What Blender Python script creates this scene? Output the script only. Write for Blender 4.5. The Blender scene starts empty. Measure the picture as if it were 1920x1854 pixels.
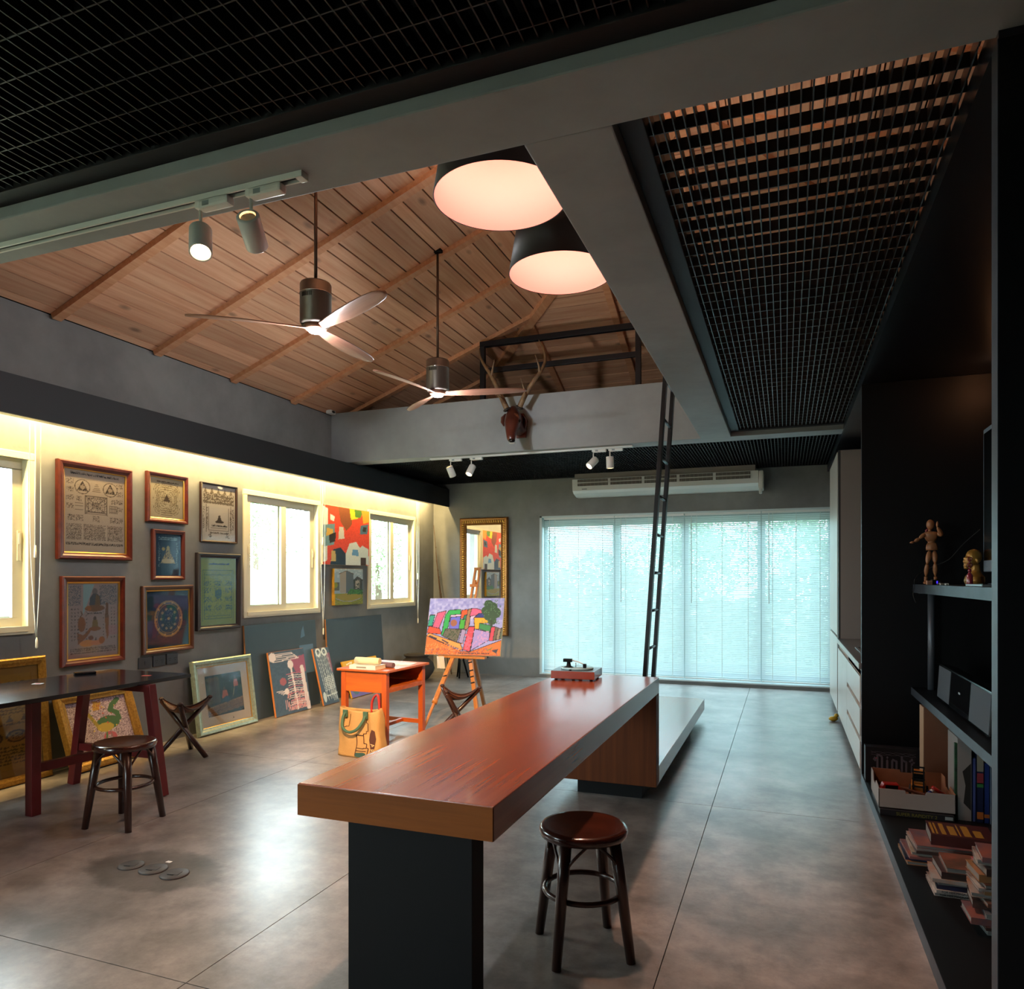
import bpy, bmesh, math, random
import numpy as np
from mathutils import Vector, Matrix

random.seed(7)
SC = bpy.context.scene
COL = SC.collection
PI = math.pi

# ------------------------------------------------------------------ camera
FPX, HORIZON, EYE, YAW = 1350.0, 1085.0, 1.45, math.atan(512 / 1350.0)
cam = bpy.data.cameras.new('camera')
cam.sensor_fit = 'HORIZONTAL'
cam.sensor_width = 36.0
cam.lens = FPX / 1920 * 36.0
cam.shift_y = (HORIZON - 927.0) / 1920
cam.clip_start, cam.clip_end = 0.05, 300
camo = bpy.data.objects.new('camera', cam)
COL.objects.link(camo)
camo.location = (0, 0, EYE)
camo.rotation_euler = (PI / 2, 0, YAW)
SC.camera = camo

# ------------------------------------------------------------------ world, exposure
SC.view_settings.view_transform = 'Standard'
SC.view_settings.look = 'None'
SC.view_settings.gamma = 1.0
SC.view_settings.use_curve_mapping = False
SC.view_settings.exposure = 0.14
SC.cycles.use_denoising = True
SC.cycles.use_adaptive_sampling = True
SC.cycles.adaptive_threshold = 0.05
SC.cycles.max_bounces = 6
SC.cycles.diffuse_bounces = 4
SC.cycles.glossy_bounces = 3
SC.cycles.transparent_max_bounces = 14
SC.cycles.sample_clamp_indirect = 4.0
SC.cycles.caustics_reflective = False
SC.cycles.caustics_refractive = False
SKY_STRENGTH = 19.0
world = bpy.data.worlds.new('overcast_sky')
SC.world = world
world.use_nodes = True
wn = world.node_tree.nodes
wn['Background'].inputs[0].default_value = (0.88, 0.96, 1.0, 1)
wn['Background'].inputs[1].default_value = SKY_STRENGTH

def area_light(name, loc, rot, sx, sy, power, color, portal=False, spread=PI):
    l = bpy.data.lights.new(name, 'AREA')
    l.shape = 'RECTANGLE'
    l.size, l.size_y = sx, sy
    l.energy, l.color, l.spread = power, color, spread
    if portal:
        l.cycles.is_portal = True
    o = bpy.data.objects.new(name, l)
    COL.objects.link(o)
    o.location, o.rotation_euler = loc, rot
    return o

XL, YB = -5.155, 10.12          # left wall face, back wall face
# sampling portals in the window openings
for y0 in (-0.9, 2.40, 5.87, 8.20):
    area_light('window_portal', (XL - 0.13, y0 + .65, 1.71), (0, -PI / 2, 0), 1.31, 1.29, 1, (1, 1, 1), True)
area_light('window_portal', (-1.41, YB + 0.26, 1.2), (-PI / 2, 0, 0), 3.95, 2.36, 1, (1, 1, 1), True)
area_light('window_portal', (-3.9, -3.31, 1.23), (PI / 2, 0, 0), 1.38, 2.24, 1, (1, 1, 1), True)
# LED strip lying inside the cove along the left wall
COVE_POWER = 320
area_light('cove_led_strip', (-4.985, 3.6, 2.76), (0, math.radians(22), 0), 0.03, 12.6, COVE_POWER, (1.0, 0.72, 0.30))

# ------------------------------------------------------------------ helpers
WM = {}

def lin(c):
    if isinstance(c, str):
        c = tuple(int(c[i:i + 2], 16) / 255 for i in (0, 2, 4))
    return tuple((x / 12.92 if x <= .04045 else ((x + .055) / 1.055) ** 2.4) for x in c)

MATS = {}

def mat(name, col='808080', rough=0.5, metal=0.0, noise=None, bump=0.0, bscale=40, coat=0.0, coord='Object',
        scale=(1, 1, 1), emit=None, estr=0.0, spec=0.5, col2=None, nscale=5.0, detail=5.0, rvar=0.0, hue=0.0):
    """one procedural surface; col2/noise mixes two tones through a noise field"""
    if name in MATS:
        return MATS[name]
    m = bpy.data.materials.new(name)
    m.use_nodes = True
    nt = m.node_tree
    b = nt.nodes['Principled BSDF']
    c = lin(col) + (1,)
    b.inputs['Base Color'].default_value = c
    b.inputs['Roughness'].default_value = rough
    b.inputs['Metallic'].default_value = metal
    b.inputs['Specular IOR Level'].default_value = spec
    b.inputs['Coat Weight'].default_value = coat
    b.inputs['Coat Roughness'].default_value = 0.08
    if emit is not None:
        b.inputs['Emission Color'].default_value = lin(emit) + (1,)
        b.inputs['Emission Strength'].default_value = estr
    if col2 is not None or bump or rvar or hue:
        tc = nt.nodes.new('ShaderNodeTexCoord')
        mp = nt.nodes.new('ShaderNodeMapping')
        mp.inputs['Scale'].default_value = scale
        oi = nt.nodes.new('ShaderNodeObjectInfo')
        ad = nt.nodes.new('ShaderNodeVectorMath')
        ad.operation = 'MULTIPLY_ADD'
        ad.inputs[1].default_value = (1, 1, 1)
        sc = nt.nodes.new('ShaderNodeVectorMath')
        sc.operation = 'SCALE'
        sc.inputs[0].default_value = (17.3, 9.1, 23.7)
        nt.links.new(oi.outputs['Random'], sc.inputs['Scale'])
        nt.links.new(tc.outputs[coord], mp.inputs['Vector'])
        nt.links.new(mp.outputs[0], ad.inputs[0])
        if hue:
            nt.links.new(sc.outputs[0], ad.inputs[2])
        vec = ad.outputs[0]
        nz = nt.nodes.new('ShaderNodeTexNoise')
        nz.inputs['Scale'].default_value = nscale
        nz.inputs['Detail'].default_value = detail
        nz.inputs['Roughness'].default_value = 0.62
        nt.links.new(vec, nz.inputs['Vector'])
        if col2 is not None:
            rp = nt.nodes.new('ShaderNodeValToRGB')
            rp.color_ramp.elements[0].position = 0.33
            rp.color_ramp.elements[1].position = 0.68
            rp.color_ramp.elements[0].color = c
            rp.color_ramp.elements[1].color = lin(col2) + (1,)
            nt.links.new(nz.outputs['Fac'], rp.inputs[0])
            out = rp.outputs[0]
            if hue:
                hv = nt.nodes.new('ShaderNodeHueSaturation')
                mr = nt.nodes.new('ShaderNodeMapRange')
                mr.inputs['To Min'].default_value = 1 - hue
                mr.inputs['To Max'].default_value = 1 + hue
                nt.links.new(oi.outputs['Random'], mr.inputs['Value'])
                nt.links.new(mr.outputs[0], hv.inputs['Value'])
                nt.links.new(out, hv.inputs['Color'])
                out = hv.outputs[0]
            nt.links.new(out, b.inputs['Base Color'])
        if rvar:
            mr2 = nt.nodes.new('ShaderNodeMapRange')
            mr2.inputs['To Min'].default_value = max(0, rough - rvar)
            mr2.inputs['To Max'].default_value = rough + rvar
            nt.links.new(nz.outputs['Fac'], mr2.inputs['Value'])
            nt.links.new(mr2.outputs[0], b.inputs['Roughness'])
        if bump:
            n2 = nt.nodes.new('ShaderNodeTexNoise')
            n2.inputs['Scale'].default_value = bscale
            n2.inputs['Detail'].default_value = 4
            nt.links.new(vec, n2.inputs['Vector'])
            bp = nt.nodes.new('ShaderNodeBump')
            bp.inputs['Strength'].default_value = bump
            bp.inputs['Distance'].default_value = 0.01
            nt.links.new(n2.outputs['Fac'], bp.inputs['Height'])
            nt.links.new(bp.outputs[0], b.inputs['Normal'])
    MATS[name] = m
    return m

def wood(name, c1, c2, rough=0.4, axis='x', grain=14, coat=0.0, hue=0.0, knots=False, spec=0.5, coord='Object', along=0.8):
    """grain stretched along one local axis, optional knots"""
    if name in MATS:
        return MATS[name]
    s = [grain, grain, grain]
    s['xyz'.index(axis)] = along
    m = mat(name, c1, rough, 0, col2=c2, nscale=1.6, detail=8, scale=tuple(s), coat=coat, hue=hue or 0.0001, bump=0.06, bscale=3, spec=spec, coord=coord)
    if knots:
        nt = m.node_tree
        b = nt.nodes['Principled BSDF']
        src = b.inputs['Base Color'].links[0].from_socket
        tc = nt.nodes.new('ShaderNodeTexCoord')
        oi = nt.nodes.new('ShaderNodeObjectInfo')
        mu = nt.nodes.new('ShaderNodeVectorMath')
        mu.operation = 'SCALE'
        mu.inputs[0].default_value = (31, 7, 3)
        nt.links.new(oi.outputs['Random'], mu.inputs['Scale'])
        ad = nt.nodes.new('ShaderNodeVectorMath')
        nt.links.new(tc.outputs['Object'], ad.inputs[0])
        nt.links.new(mu.outputs[0], ad.inputs[1])
        mp = nt.nodes.new('ShaderNodeMapping')
        mp.inputs['Scale'].default_value = (2.1, 4.5, 1)
        nt.links.new(ad.outputs[0], mp.inputs['Vector'])
        vo = nt.nodes.new('ShaderNodeTexVoronoi')
        vo.inputs['Scale'].default_value = 1.0
        nt.links.new(mp.outputs[0], vo.inputs['Vector'])
        rp = nt.nodes.new('ShaderNodeValToRGB')
        rp.color_ramp.elements[0].position = 0.05
        rp.color_ramp.elements[0].color = (0.35, 0.35, 0.35, 1)
        rp.color_ramp.elements[1].position = 0.15
        rp.color_ramp.elements[1].color = (1, 1, 1, 1)
        nt.links.new(vo.outputs['Distance'], rp.inputs[0])
        mx = nt.nodes.new('ShaderNodeMix')
        mx.data_type = 'RGBA'
        mx.blend_type = 'MULTIPLY'
        mx.inputs['Factor'].default_value = 0.8
        nt.links.new(src, mx.inputs['A'])
        nt.links.new(rp.outputs[0], mx.inputs['B'])
        nt.links.new(mx.outputs['Result'], b.inputs['Base Color'])
    return m

def glass_mat(name, tint='ffffff', rough=0.0, ior=1.5):
    if name in MATS:
        return MATS[name]
    m = bpy.data.materials.new(name)
    m.use_nodes = True
    nt = m.node_tree
    nt.nodes.remove(nt.nodes['Principled BSDF'])
    out = nt.nodes['Material Output']
    tr = nt.nodes.new('ShaderNodeBsdfTransparent')
    tr.inputs[0].default_value = lin(tint) + (1,)
    gl = nt.nodes.new('ShaderNodeBsdfGlossy')
    gl.inputs['Roughness'].default_value = rough
    lw = nt.nodes.new('ShaderNodeLayerWeight')
    lw.inputs['Blend'].default_value = 0.5
    pw = nt.nodes.new('ShaderNodeMath')
    pw.operation = 'POWER'
    pw.inputs[1].default_value = 5
    nt.links.new(lw.outputs['Facing'], pw.inputs[0])
    fr = nt.nodes.new('ShaderNodeMath')
    fr.operation = 'MULTIPLY_ADD'
    f0 = ((ior - 1) / (ior + 1)) ** 2
    fr.inputs[1].default_value = 1 - f0
    fr.inputs[2].default_value = f0
    nt.links.new(pw.outputs[0], fr.inputs[0])
    mx = nt.nodes.new('ShaderNodeMixShader')
    nt.links.new(fr.outputs[0], mx.inputs[0])
    nt.links.new(tr.outputs[0], mx.inputs[1])
    nt.links.new(gl.outputs[0], mx.inputs[2])
    nt.links.new(mx.outputs[0], out.inputs[0])
    MATS[name] = m
    return m

def paint_mat(name, rough=0.55, spec=0.4):
    """colour comes from the drawing stored on the mesh"""
    if name in MATS:
        return MATS[name]
    m = bpy.data.materials.new(name)
    m.use_nodes = True
    nt = m.node_tree
    at = nt.nodes.new('ShaderNodeAttribute')
    at.attribute_name = 'Col'
    b = nt.nodes['Principled BSDF']
    b.inputs['Roughness'].default_value = rough
    b.inputs['Specular IOR Level'].default_value = spec
    nt.links.new(at.outputs['Color'], b.inputs['Base Color'])
    MATS[name] = m
    return m

def setmat(o, m):
    if m is None:
        return
    for k in (m if isinstance(m, (list, tuple)) else [m]):
        o.data.materials.append(k)

def reg(o, M, parent):
    WM[o] = (WM[parent] if parent is not None else Matrix.Identity(4)) @ M
    if parent is not None:
        o.parent = parent
    o.matrix_basis = M

def tag(o, label=None, cat=None, group=None, kind=None):
    if label: o['label'] = label
    if cat: o['category'] = cat
    if group: o['group'] = group
    if kind: o['kind'] = kind
    return o

def thing(name, label, cat, loc=(0, 0, 0), rz=0.0, tilt=0.0, group=None, M=None, parent=None):
    o = bpy.data.objects.new(name, None)
    o.empty_display_size = 0.1
    COL.objects.link(o)
    if M is None:
        M = Matrix.Translation(loc) @ Matrix.Rotation(rz, 4, 'Z') @ Matrix.Rotation(tilt, 4, 'X')
    reg(o, M, parent)
    return tag(o, label, cat, group)

def place(name, me, parent=None, M=None, m=None):
    o = bpy.data.objects.new(name, me)
    COL.objects.link(o)
    reg(o, M if M is not None else Matrix.Identity(4), parent)
    if m is not None and not me.materials:
        setmat(o, m)
    return o

class MB:
    def __init__(s):
        s.v, s.f, s.sm, s.mi = [], [], [], []
    def add(s, vs, fs, smooth=False, mi=0):
        n = len(s.v)
        s.v += [tuple(p) for p in vs]
        s.f += [tuple(i + n for i in f) for f in fs]
        s.sm += [smooth] * len(fs)
        s.mi += [mi] * len(fs)
        return s
    def box(s, x0, x1, y0, y1, z0, z1, mi=0):
        if x0 > x1: x0, x1 = x1, x0
        if y0 > y1: y0, y1 = y1, y0
        if z0 > z1: z0, z1 = z1, z0
        return s.add([(x0, y0, z0), (x1, y0, z0), (x1, y1, z0), (x0, y1, z0), (x0, y0, z1), (x1, y0, z1), (x1, y1, z1), (x0, y1, z1)],
                     [(0, 3, 2, 1), (4, 5, 6, 7), (0, 1, 5, 4), (1, 2, 6, 5), (2, 3, 7, 6), (3, 0, 4, 7)], mi=mi)
    def bar(s, p, q, w, h, up=(0, 0, 1), w2=None, h2=None, mi=0):
        p, q = Vector(p), Vector(q)
        d = (q - p).normalized()
        a = d.cross(Vector(up))
        if a.length < 1e-4: a = d.cross(Vector((1, 0, 0)))
        a.normalize()
        b = a.cross(d).normalized()
        w2 = w if w2 is None else w2
        h2 = h if h2 is None else h2
        vs = []
        for c, ww, hh in ((p, w, h), (q, w2, h2)):
            for i, j in ((-1, -1), (1, -1), (1, 1), (-1, 1)):
                vs.append(c + a * i * ww / 2 + b * j * hh / 2)
        return s.add(vs, [(0, 1, 2, 3), (7, 6, 5, 4), (0, 4, 5, 1), (1, 5, 6, 2), (2, 6, 7, 3), (3, 7, 4, 0)], mi=mi)
    def tube(s, pts, r, seg=10, cap=True, flat=1.0, closed=False, up=None, mi=0):
        pts = [Vector(p) for p in pts]
        n = len(pts)
        rs = r if isinstance(r, (list, tuple)) else [r] * n
        vs, fs = [], []
        prev = None
        for i, p in enumerate(pts):
            if closed:
                d = pts[(i + 1) % n] - pts[i - 1]
            else:
                d = pts[min(i + 1, n - 1)] - pts[max(i - 1, 0)]
            d.normalize()
            if prev is None:
                a = Vector(up) if up else Vector((0, 0, 1))
                if abs(a.dot(d)) > .95: a = Vector((1, 0, 0))
                a = (a - d * a.dot(d)).normalized()
            else:
                a = (prev - d * prev.dot(d)).normalized()
            prev = a
            b = d.cross(a)
            for k in range(seg):
                t = 2 * PI * k / seg
                vs.append(p + (a * math.cos(t) * flat + b * math.sin(t)) * rs[i])
        m = n if closed else n - 1
        for i in range(m):
            for k in range(seg):
                j = (i + 1) % n
                fs.append((i * seg + k, i * seg + (k + 1) % seg, j * seg + (k + 1) % seg, j * seg + k))
        if cap and not closed:
            fs.append(tuple(range(seg))[::-1])
            fs.append(tuple((n - 1) * seg + k for k in range(seg)))
        return s.add(vs, fs, True, mi=mi)
    def lathe(s, prof, c=(0, 0, 0), seg=24, axis=None, smooth=True, mi=0, cap=True):
        """profile of (radius, height) turned about z, or about the given axis direction"""
        c = Vector(c)
        R = Matrix.Identity(3) if axis is None else Vector((0, 0, 1)).rotation_difference(Vector(axis).normalized()).to_matrix()
        vs, fs = [], []
        for r, z in prof:
            for k in range(seg):
                t = 2 * PI * k / seg
                vs.append(c + R @ Vector((r * math.cos(t), r * math.sin(t), z)))
        for i in range(len(prof) - 1):
            for k in range(seg):
                fs.append((i * seg + k, i * seg + (k + 1) % seg, (i + 1) * seg + (k + 1) % seg, (i + 1) * seg + k))
        if cap and prof[0][0] > 1e-5: fs.append(tuple(range(seg))[::-1])
        if cap and prof[-1][0] > 1e-5: fs.append(tuple((len(prof) - 1) * seg + k for k in range(seg)))
        return s.add(vs, fs, smooth, mi=mi)
    def ell(s, c, r, seg=14, rings=8, R=None, mi=0):
        c = Vector(c)
        vs, fs = [], []
        for i in range(rings + 1):
            ph = -PI / 2 + PI * i / rings
            for k in range(seg):
                t = 2 * PI * k / seg
                p = Vector((r[0] * math.cos(ph) * math.cos(t), r[1] * math.cos(ph) * math.sin(t), r[2] * math.sin(ph)))
                vs.append(c + (R @ p if R else p))
        for i in range(rings):
            for k in range(seg):
                fs.append((i * seg + k, i * seg + (k + 1) % seg, (i + 1) * seg + (k + 1) % seg, (i + 1) * seg + k))
        return s.add(vs, fs, True, mi=mi)
    def prism(s, poly, d, mi=0):
        """polygon of 3-D points pushed along the vector d"""
        d = Vector(d)
        n = len(poly)
        vs = [Vector(p) for p in poly] + [Vector(p) + d for p in poly]
        fs = [tuple(range(n))[::-1], tuple(range(n, 2 * n))] + [(i, (i + 1) % n, n + (i + 1) % n, n + i) for i in range(n)]
        return s.add(vs, fs, mi=mi)
    def ring(s, w, h, prof, mi=0):
        """mitred frame: rectangle w x h centred on x, bottom at z=0; prof = (inset, out towards -y)"""
        vs, fs = [], []
        for ins, o in prof:
            vs += [(-w / 2 + ins, -o, ins), (w / 2 - ins, -o, ins), (w / 2 - ins, -o, h - ins), (-w / 2 + ins, -o, h - ins)]
        n = len(prof)
        for i in range(n):
            j = (i + 1) % n
            for k in range(4):
                fs.append((i * 4 + k, i * 4 + (k + 1) % 4, j * 4 + (k + 1) % 4, j * 4 + k))
        return s.add(vs, fs, mi=mi)
    def mesh(s, name, bevel=0.0, seg=2):
        me = bpy.data.meshes.new(name)
        me.from_pydata(s.v, [], s.f)
        me.polygons.foreach_set('use_smooth', s.sm)
        if any(s.mi): me.polygons.foreach_set('material_index', s.mi)
        bm = bmesh.new()
        bm.from_mesh(me)
        bmesh.ops.remove_doubles(bm, verts=bm.verts, dist=1e-6)
        bmesh.ops.recalc_face_normals(bm, faces=bm.faces)
        if bevel:
            es = [e for e in bm.edges if len(e.link_faces) == 2 and e.calc_face_angle(0) > .5]
            bmesh.ops.bevel(bm, geom=es, offset=bevel, segments=seg, affect='EDGES', profile=.6)
        bm.to_mesh(me)
        bm.free()
        me.update()
        return me
    def build(s, name, m=None, parent=None, world=False, bevel=0.0, label=None, cat=None, group=None, kind=None, seg=2, loc=None):
        """world=True: the points are room coordinates and get carried into the parent's frame"""
        me = s.mesh(name, bevel, seg)
        M = Matrix.Identity(4)
        if parent is not None and world:
            me.transform(WM[parent].inverted())
        if parent is None and loc is not None:
            me.transform(Matrix.Translation(-Vector(loc)))
            M = Matrix.Translation(loc)
        o = place(name, me, parent, M, m)
        return tag(o, label, cat, group, kind)

def copy_tree(o, parent=None, M=None):
    c = o.copy()
    COL.objects.link(c)
    c.parent = parent
    WM[c] = WM[o]
    if M is not None:
        c.matrix_basis = M
        WM[c] = M
    for ch in list(o.children):
        copy_tree(ch, c)
    return c

_c, _s = math.cos(YAW), math.sin(YAW)
def sv(u, v, axis, val):
    """survey: the room point seen at a picture position, on the plane axis=val"""
    a, b = (u - 960) / FPX, -(v - HORIZON) / FPX
    d = (a * _c - _s, a * _s + _c, b)
    o = (0, 0, EYE)
    i = 'xyz'.index(axis)
    t = (val - o[i]) / d[i]
    return Vector((o[k] + t * d[k] for k in range(3)))

def bez(pts, n=8):
    """smooth curve through points (Catmull-Rom)"""
    P = [Vector(p) for p in pts]
    P = [P[0] * 2 - P[1]] + P + [P[-1] * 2 - P[-2]]
    out = []
    for i in range(1, len(P) - 2):
        for k in range(n):
            t = k / n
            a, b, c, d = P[i - 1], P[i], P[i + 1], P[i + 2]
            out.append(.5 * ((2 * b) + (c - a) * t + (2 * a - 5 * b + 4 * c - d) * t * t + (3 * b - a - 3 * c + d) * t ** 3))
    out.append(P[-2])
    return out

# ---------------------------------------------------------------- drawings
class Ras:
    """a small drawing board: x 0..1 left to right, y 0..1 bottom to top"""
    def __init__(s, nx, ny, bg, seed=1):
        s.nx, s.ny = nx, ny
        s.img = np.empty((ny, nx, 3))
        s.img[:] = lin(bg)
        s.X, s.Y = np.meshgrid(np.linspace(0, 1, nx), np.linspace(0, 1, ny))
        s.asp = (ny - 1) / (nx - 1)
        s.r = np.random.RandomState(seed)
    def _put(s, mask, col, a=1.0):
        c = np.array(lin(col))
        s.img[mask] = s.img[mask] * (1 - a) + c * a
    def rect(s, x0, x1, y0, y1, col, a=1.0):
        s._put((s.X >= x0) & (s.X <= x1) & (s.Y >= y0) & (s.Y <= y1), col, a)
    def poly(s, pts, col, a=1.0, edge=None, ew=.006):
        ins = np.zeros(s.X.shape, bool)
        n = len(pts)
        for i in range(n):
            x1, y1 = pts[i]
            x2, y2 = pts[(i + 1) % n]
            if y1 == y2: continue
            c = ((s.Y >= min(y1, y2)) & (s.Y < max(y1, y2)))
            xi = x1 + (s.Y - y1) * (x2 - x1) / (y2 - y1)
            ins ^= c & (s.X < xi)
        s._put(ins, col, a)
        if edge: s.line(list(pts) + [pts[0]], ew, edge)
        return ins
    def ell(s, cx, cy, rx, ry, col, a=1.0):
        s._put(((s.X - cx) / rx) ** 2 + ((s.Y - cy) / ry) ** 2 <= 1, col, a)
    def oring(s, cx, cy, rx, ry, w, col):
        d = np.sqrt(((s.X - cx) / rx) ** 2 + ((s.Y - cy) / ry) ** 2)
        s._put(np.abs(d - 1) < w / max(rx, 1e-6), col)
    def line(s, pts, w, col, a=1.0):
        for (x1, y1), (x2, y2) in zip(pts[:-1], pts[1:]):
            ax, ay, bx, by = x1, y1 * s.asp, x2, y2 * s.asp
            L = max((bx - ax) ** 2 + (by - ay) ** 2, 1e-12)
            t = np.clip(((s.X - ax) * (bx - ax) + (s.Y * s.asp - ay) * (by - ay)) / L, 0, 1)
            d = np.hypot(s.X - ax - t * (bx - ax), s.Y * s.asp - ay - t * (by - ay))
            s._put(d <= w / 2, col, a)
    def speck(s, x0, x1, y0, y1, col, dens, a=1.0, k=1):
        m = (s.X >= x0) & (s.X <= x1) & (s.Y >= y0) & (s.Y <= y1)
        rn = s.r.rand(s.ny // k + 1, s.nx // k + 1).repeat(k, 0).repeat(k, 1)[:s.ny, :s.nx]
        s._put(m & (rn < dens), col, a)
    def script(s, x0, x1, y, h, col, w=.006):
        """a row of small letter-like marks"""
        x = x0
        while x < x1:
            st = s.r.rand() * .012 + .006
            s.line([(x, y), (x + st * .4, y + h * (.5 + .5 * s.r.rand())), (x + st, y + h * .3 * s.r.rand())], w, col)
            x += st + .006 + (.012 if s.r.rand() < .15 else 0)
    def grain(s, amt, k=1):
        rn = s.r.rand(s.ny // k + 1, s.nx // k + 1).repeat(k, 0).repeat(k, 1)[:s.ny, :s.nx]
        s.img *= (1 + amt * (rn - .5))[..., None]
        s.img = np.clip(s.img, 0, 1)
    def mesh(s, name, w, h, depth=0.0):
        """flat sheet, centred on x, bottom at z=0, facing -y"""
        vx = (s.X - .5) * w
        vz = s.Y * h
        co = np.stack([vx, np.full_like(vx, -depth), vz], -1).reshape(-1, 3)
        i = (np.arange(s.ny - 1)[:, None] * s.nx + np.arange(s.nx - 1)[None, :]).ravel()
        quads = np.stack([i, i + 1, i + 1 + s.nx, i + s.nx], 1)
        me = bpy.data.meshes.new(name)
        me.vertices.add(len(co))
        me.vertices.foreach_set('co', co.ravel())
        me.loops.add(quads.size)
        me.loops.foreach_set('vertex_index', quads.ravel())
        me.polygons.add(len(quads))
        me.polygons.foreach_set('loop_start', np.arange(0, quads.size, 4))
        me.update(calc_edges=True)
        at = me.color_attributes.new('Col', 'FLOAT_COLOR', 'POINT')
        rgba = np.ones((len(co), 4))
        rgba[:, :3] = np.clip(s.img.reshape(-1, 3), 0, 1)
        at.data.foreach_set('color', rgba.ravel())
        return me

def text_mesh(txt, size, name='lettering', extrude=0.0004, bold=0.0):
    """lettering standing in the xz plane, facing -y, from the origin to the right"""
    cu = bpy.data.curves.new(name, 'FONT')
    cu.body = txt
    cu.size = size
    cu.extrude = extrude
    cu.offset = bold
    cu.resolution_u = 3
    o = bpy.data.objects.new(name, cu)
    COL.objects.link(o)
    bpy.context.view_layer.update()
    me = bpy.data.meshes.new_from_object(o.evaluated_get(bpy.context.evaluated_depsgraph_get()))
    bpy.data.objects.remove(o)
    bpy.data.curves.remove(cu)
    me.transform(Matrix.Rotation(PI / 2, 4, 'X'))
    me.name = name
    return me

# ================================================================= materials
CONC = mat('wall_concrete', '8a8b89', 0.75, col2='6f706f', nscale=1.3, detail=9, bump=0.25, bscale=9)
BEAMC = mat('beam_concrete', '9ea3a4', 0.65, col2='838787', nscale=1.1, detail=9, bump=0.2, bscale=12)
BLACK = mat('black_laminate', '070709', 0.5, spec=.25)
BLACKM = mat('black_paint', '09090b', 0.6, spec=.2)
SOFF = mat('soffit_black', '141417', 0.6)
STEEL = mat('dark_steel', '1a1b1f', 0.6, metal=0.1, spec=.3, bump=0.05, bscale=60)
GRILLE = mat('grille_black_metal', '17181a', 0.45, metal=0.4)
GAPD = mat('gap_dark', '1a0f09', 0.9)
PINE = wood('pine_board', 'cc9270', 'e0b28e', 0.5, 'x', 16, hue=0.17, knots=True)
PINEB = wood('pine_batten', 'c8885e', 'dba47c', 0.5, 'x', 18, hue=0.05)
WHITE = mat('white_enamel', 'e6e6e2', 0.35)
CREAM = mat('cream_upvc', 'e4dcc2', 0.4)
GLASS = glass_mat('clear_glass', 'f4fbfb', 0.0, 1.45)
PGLASS = glass_mat('picture_glass', 'f6f6f6', 0.02, 1.45)
SCREWM = mat('chrome', 'c8c8c8', 0.15, metal=1.0)

def floor_material():
    m = mat('floor_concrete', '99908a', 0.34, col2='675e59', nscale=1.5, detail=10, bump=0.12, bscale=14, rvar=0.10)
    nt = m.node_tree
    b = nt.nodes['Principled BSDF']
    src = b.inputs['Base Color'].links[0].from_socket
    # cement patch around the floor outlets, with a ragged edge
    tc = nt.nodes.new('ShaderNodeTexCoord')
    mp = nt.nodes.new('ShaderNodeMapping')
    mp.inputs['Location'].default_value = (2.93 / .40, -2.73 / .24, 0)
    mp.inputs['Scale'].default_value = (1 / .40, 1 / .24, 0)
    nt.links.new(tc.outputs['Object'], mp.inputs['Vector'])
    ln = nt.nodes.new('ShaderNodeVectorMath')
    ln.operation = 'LENGTH'
    nt.links.new(mp.outputs[0], ln.inputs[0])
    nz = nt.nodes.new('ShaderNodeTexNoise')
    nz.inputs['Scale'].default_value = 9
    nz.inputs['Detail'].default_value = 8
    nt.links.new(tc.outputs['Object'], nz.inputs['Vector'])
    ma = nt.nodes.new('ShaderNodeMath')
    ma.operation = 'MULTIPLY_ADD'
    ma.inputs[1].default_value = 0.5
    nt.links.new(nz.outputs['Fac'], ma.inputs[0])
    nt.links.new(ln.outputs['Value'], ma.inputs[2])
    rp = nt.nodes.new('ShaderNodeValToRGB')
    e = rp.color_ramp.elements
    e[0].position, e[0].color = 1.08, (0.5, 0.5, 0.5, 1)
    e[1].position, e[1].color = 1.28, (1, 1, 1, 1)
    rp.color_ramp.elements[0].position = 0.86
    rp.color_ramp.elements[1].position = 1.0
    sc = nt.nodes.new('ShaderNodeMath')
    sc.operation = 'MULTIPLY'
    sc.inputs[1].default_value = 0.78
    nt.links.new(ma.outputs[0], sc.inputs[0])
    nt.links.new(sc.outputs[0], rp.inputs[0])
    # fine pale scuffs
    n3 = nt.nodes.new('ShaderNodeTexNoise')
    n3.inputs['Scale'].default_value = 4.5
    n3.inputs['Detail'].default_value = 12
    n3.inputs['Roughness'].default_value = .75
    nt.links.new(tc.outputs['Object'], n3.inputs['Vector'])
    r3 = nt.nodes.new('ShaderNodeValToRGB')
    r3.color_ramp.elements[0].position, r3.color_ramp.elements[0].color = .40, (.68, .68, .68, 1)
    r3.color_ramp.elements[1].position, r3.color_ramp.elements[1].color = .60, (1.2, 1.2, 1.2, 1)
    nt.links.new(n3.outputs['Fac'], r3.inputs[0])
    mx = nt.nodes.new('ShaderNodeMix'); mx.data_type = 'RGBA'; mx.blend_type = 'MULTIPLY'; mx.inputs['Factor'].default_value = 1
    m2 = nt.nodes.new('ShaderNodeMix'); m2.data_type = 'RGBA'; m2.blend_type = 'MULTIPLY'; m2.inputs['Factor'].default_value = 1
    nt.links.new(src, mx.inputs['A']); nt.links.new(rp.outputs[0], mx.inputs['B'])
    nt.links.new(mx.outputs['Result'], m2.inputs['A']); nt.links.new(r3.outputs[0], m2.inputs['B'])
    nt.links.new(m2.outputs['Result'], b.inputs['Base Color'])
    b.inputs['Coat Weight'].default_value = 0.35
    b.inputs['Coat Roughness'].default_value = 0.3
    return m
FLOORM = floor_material()

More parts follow.
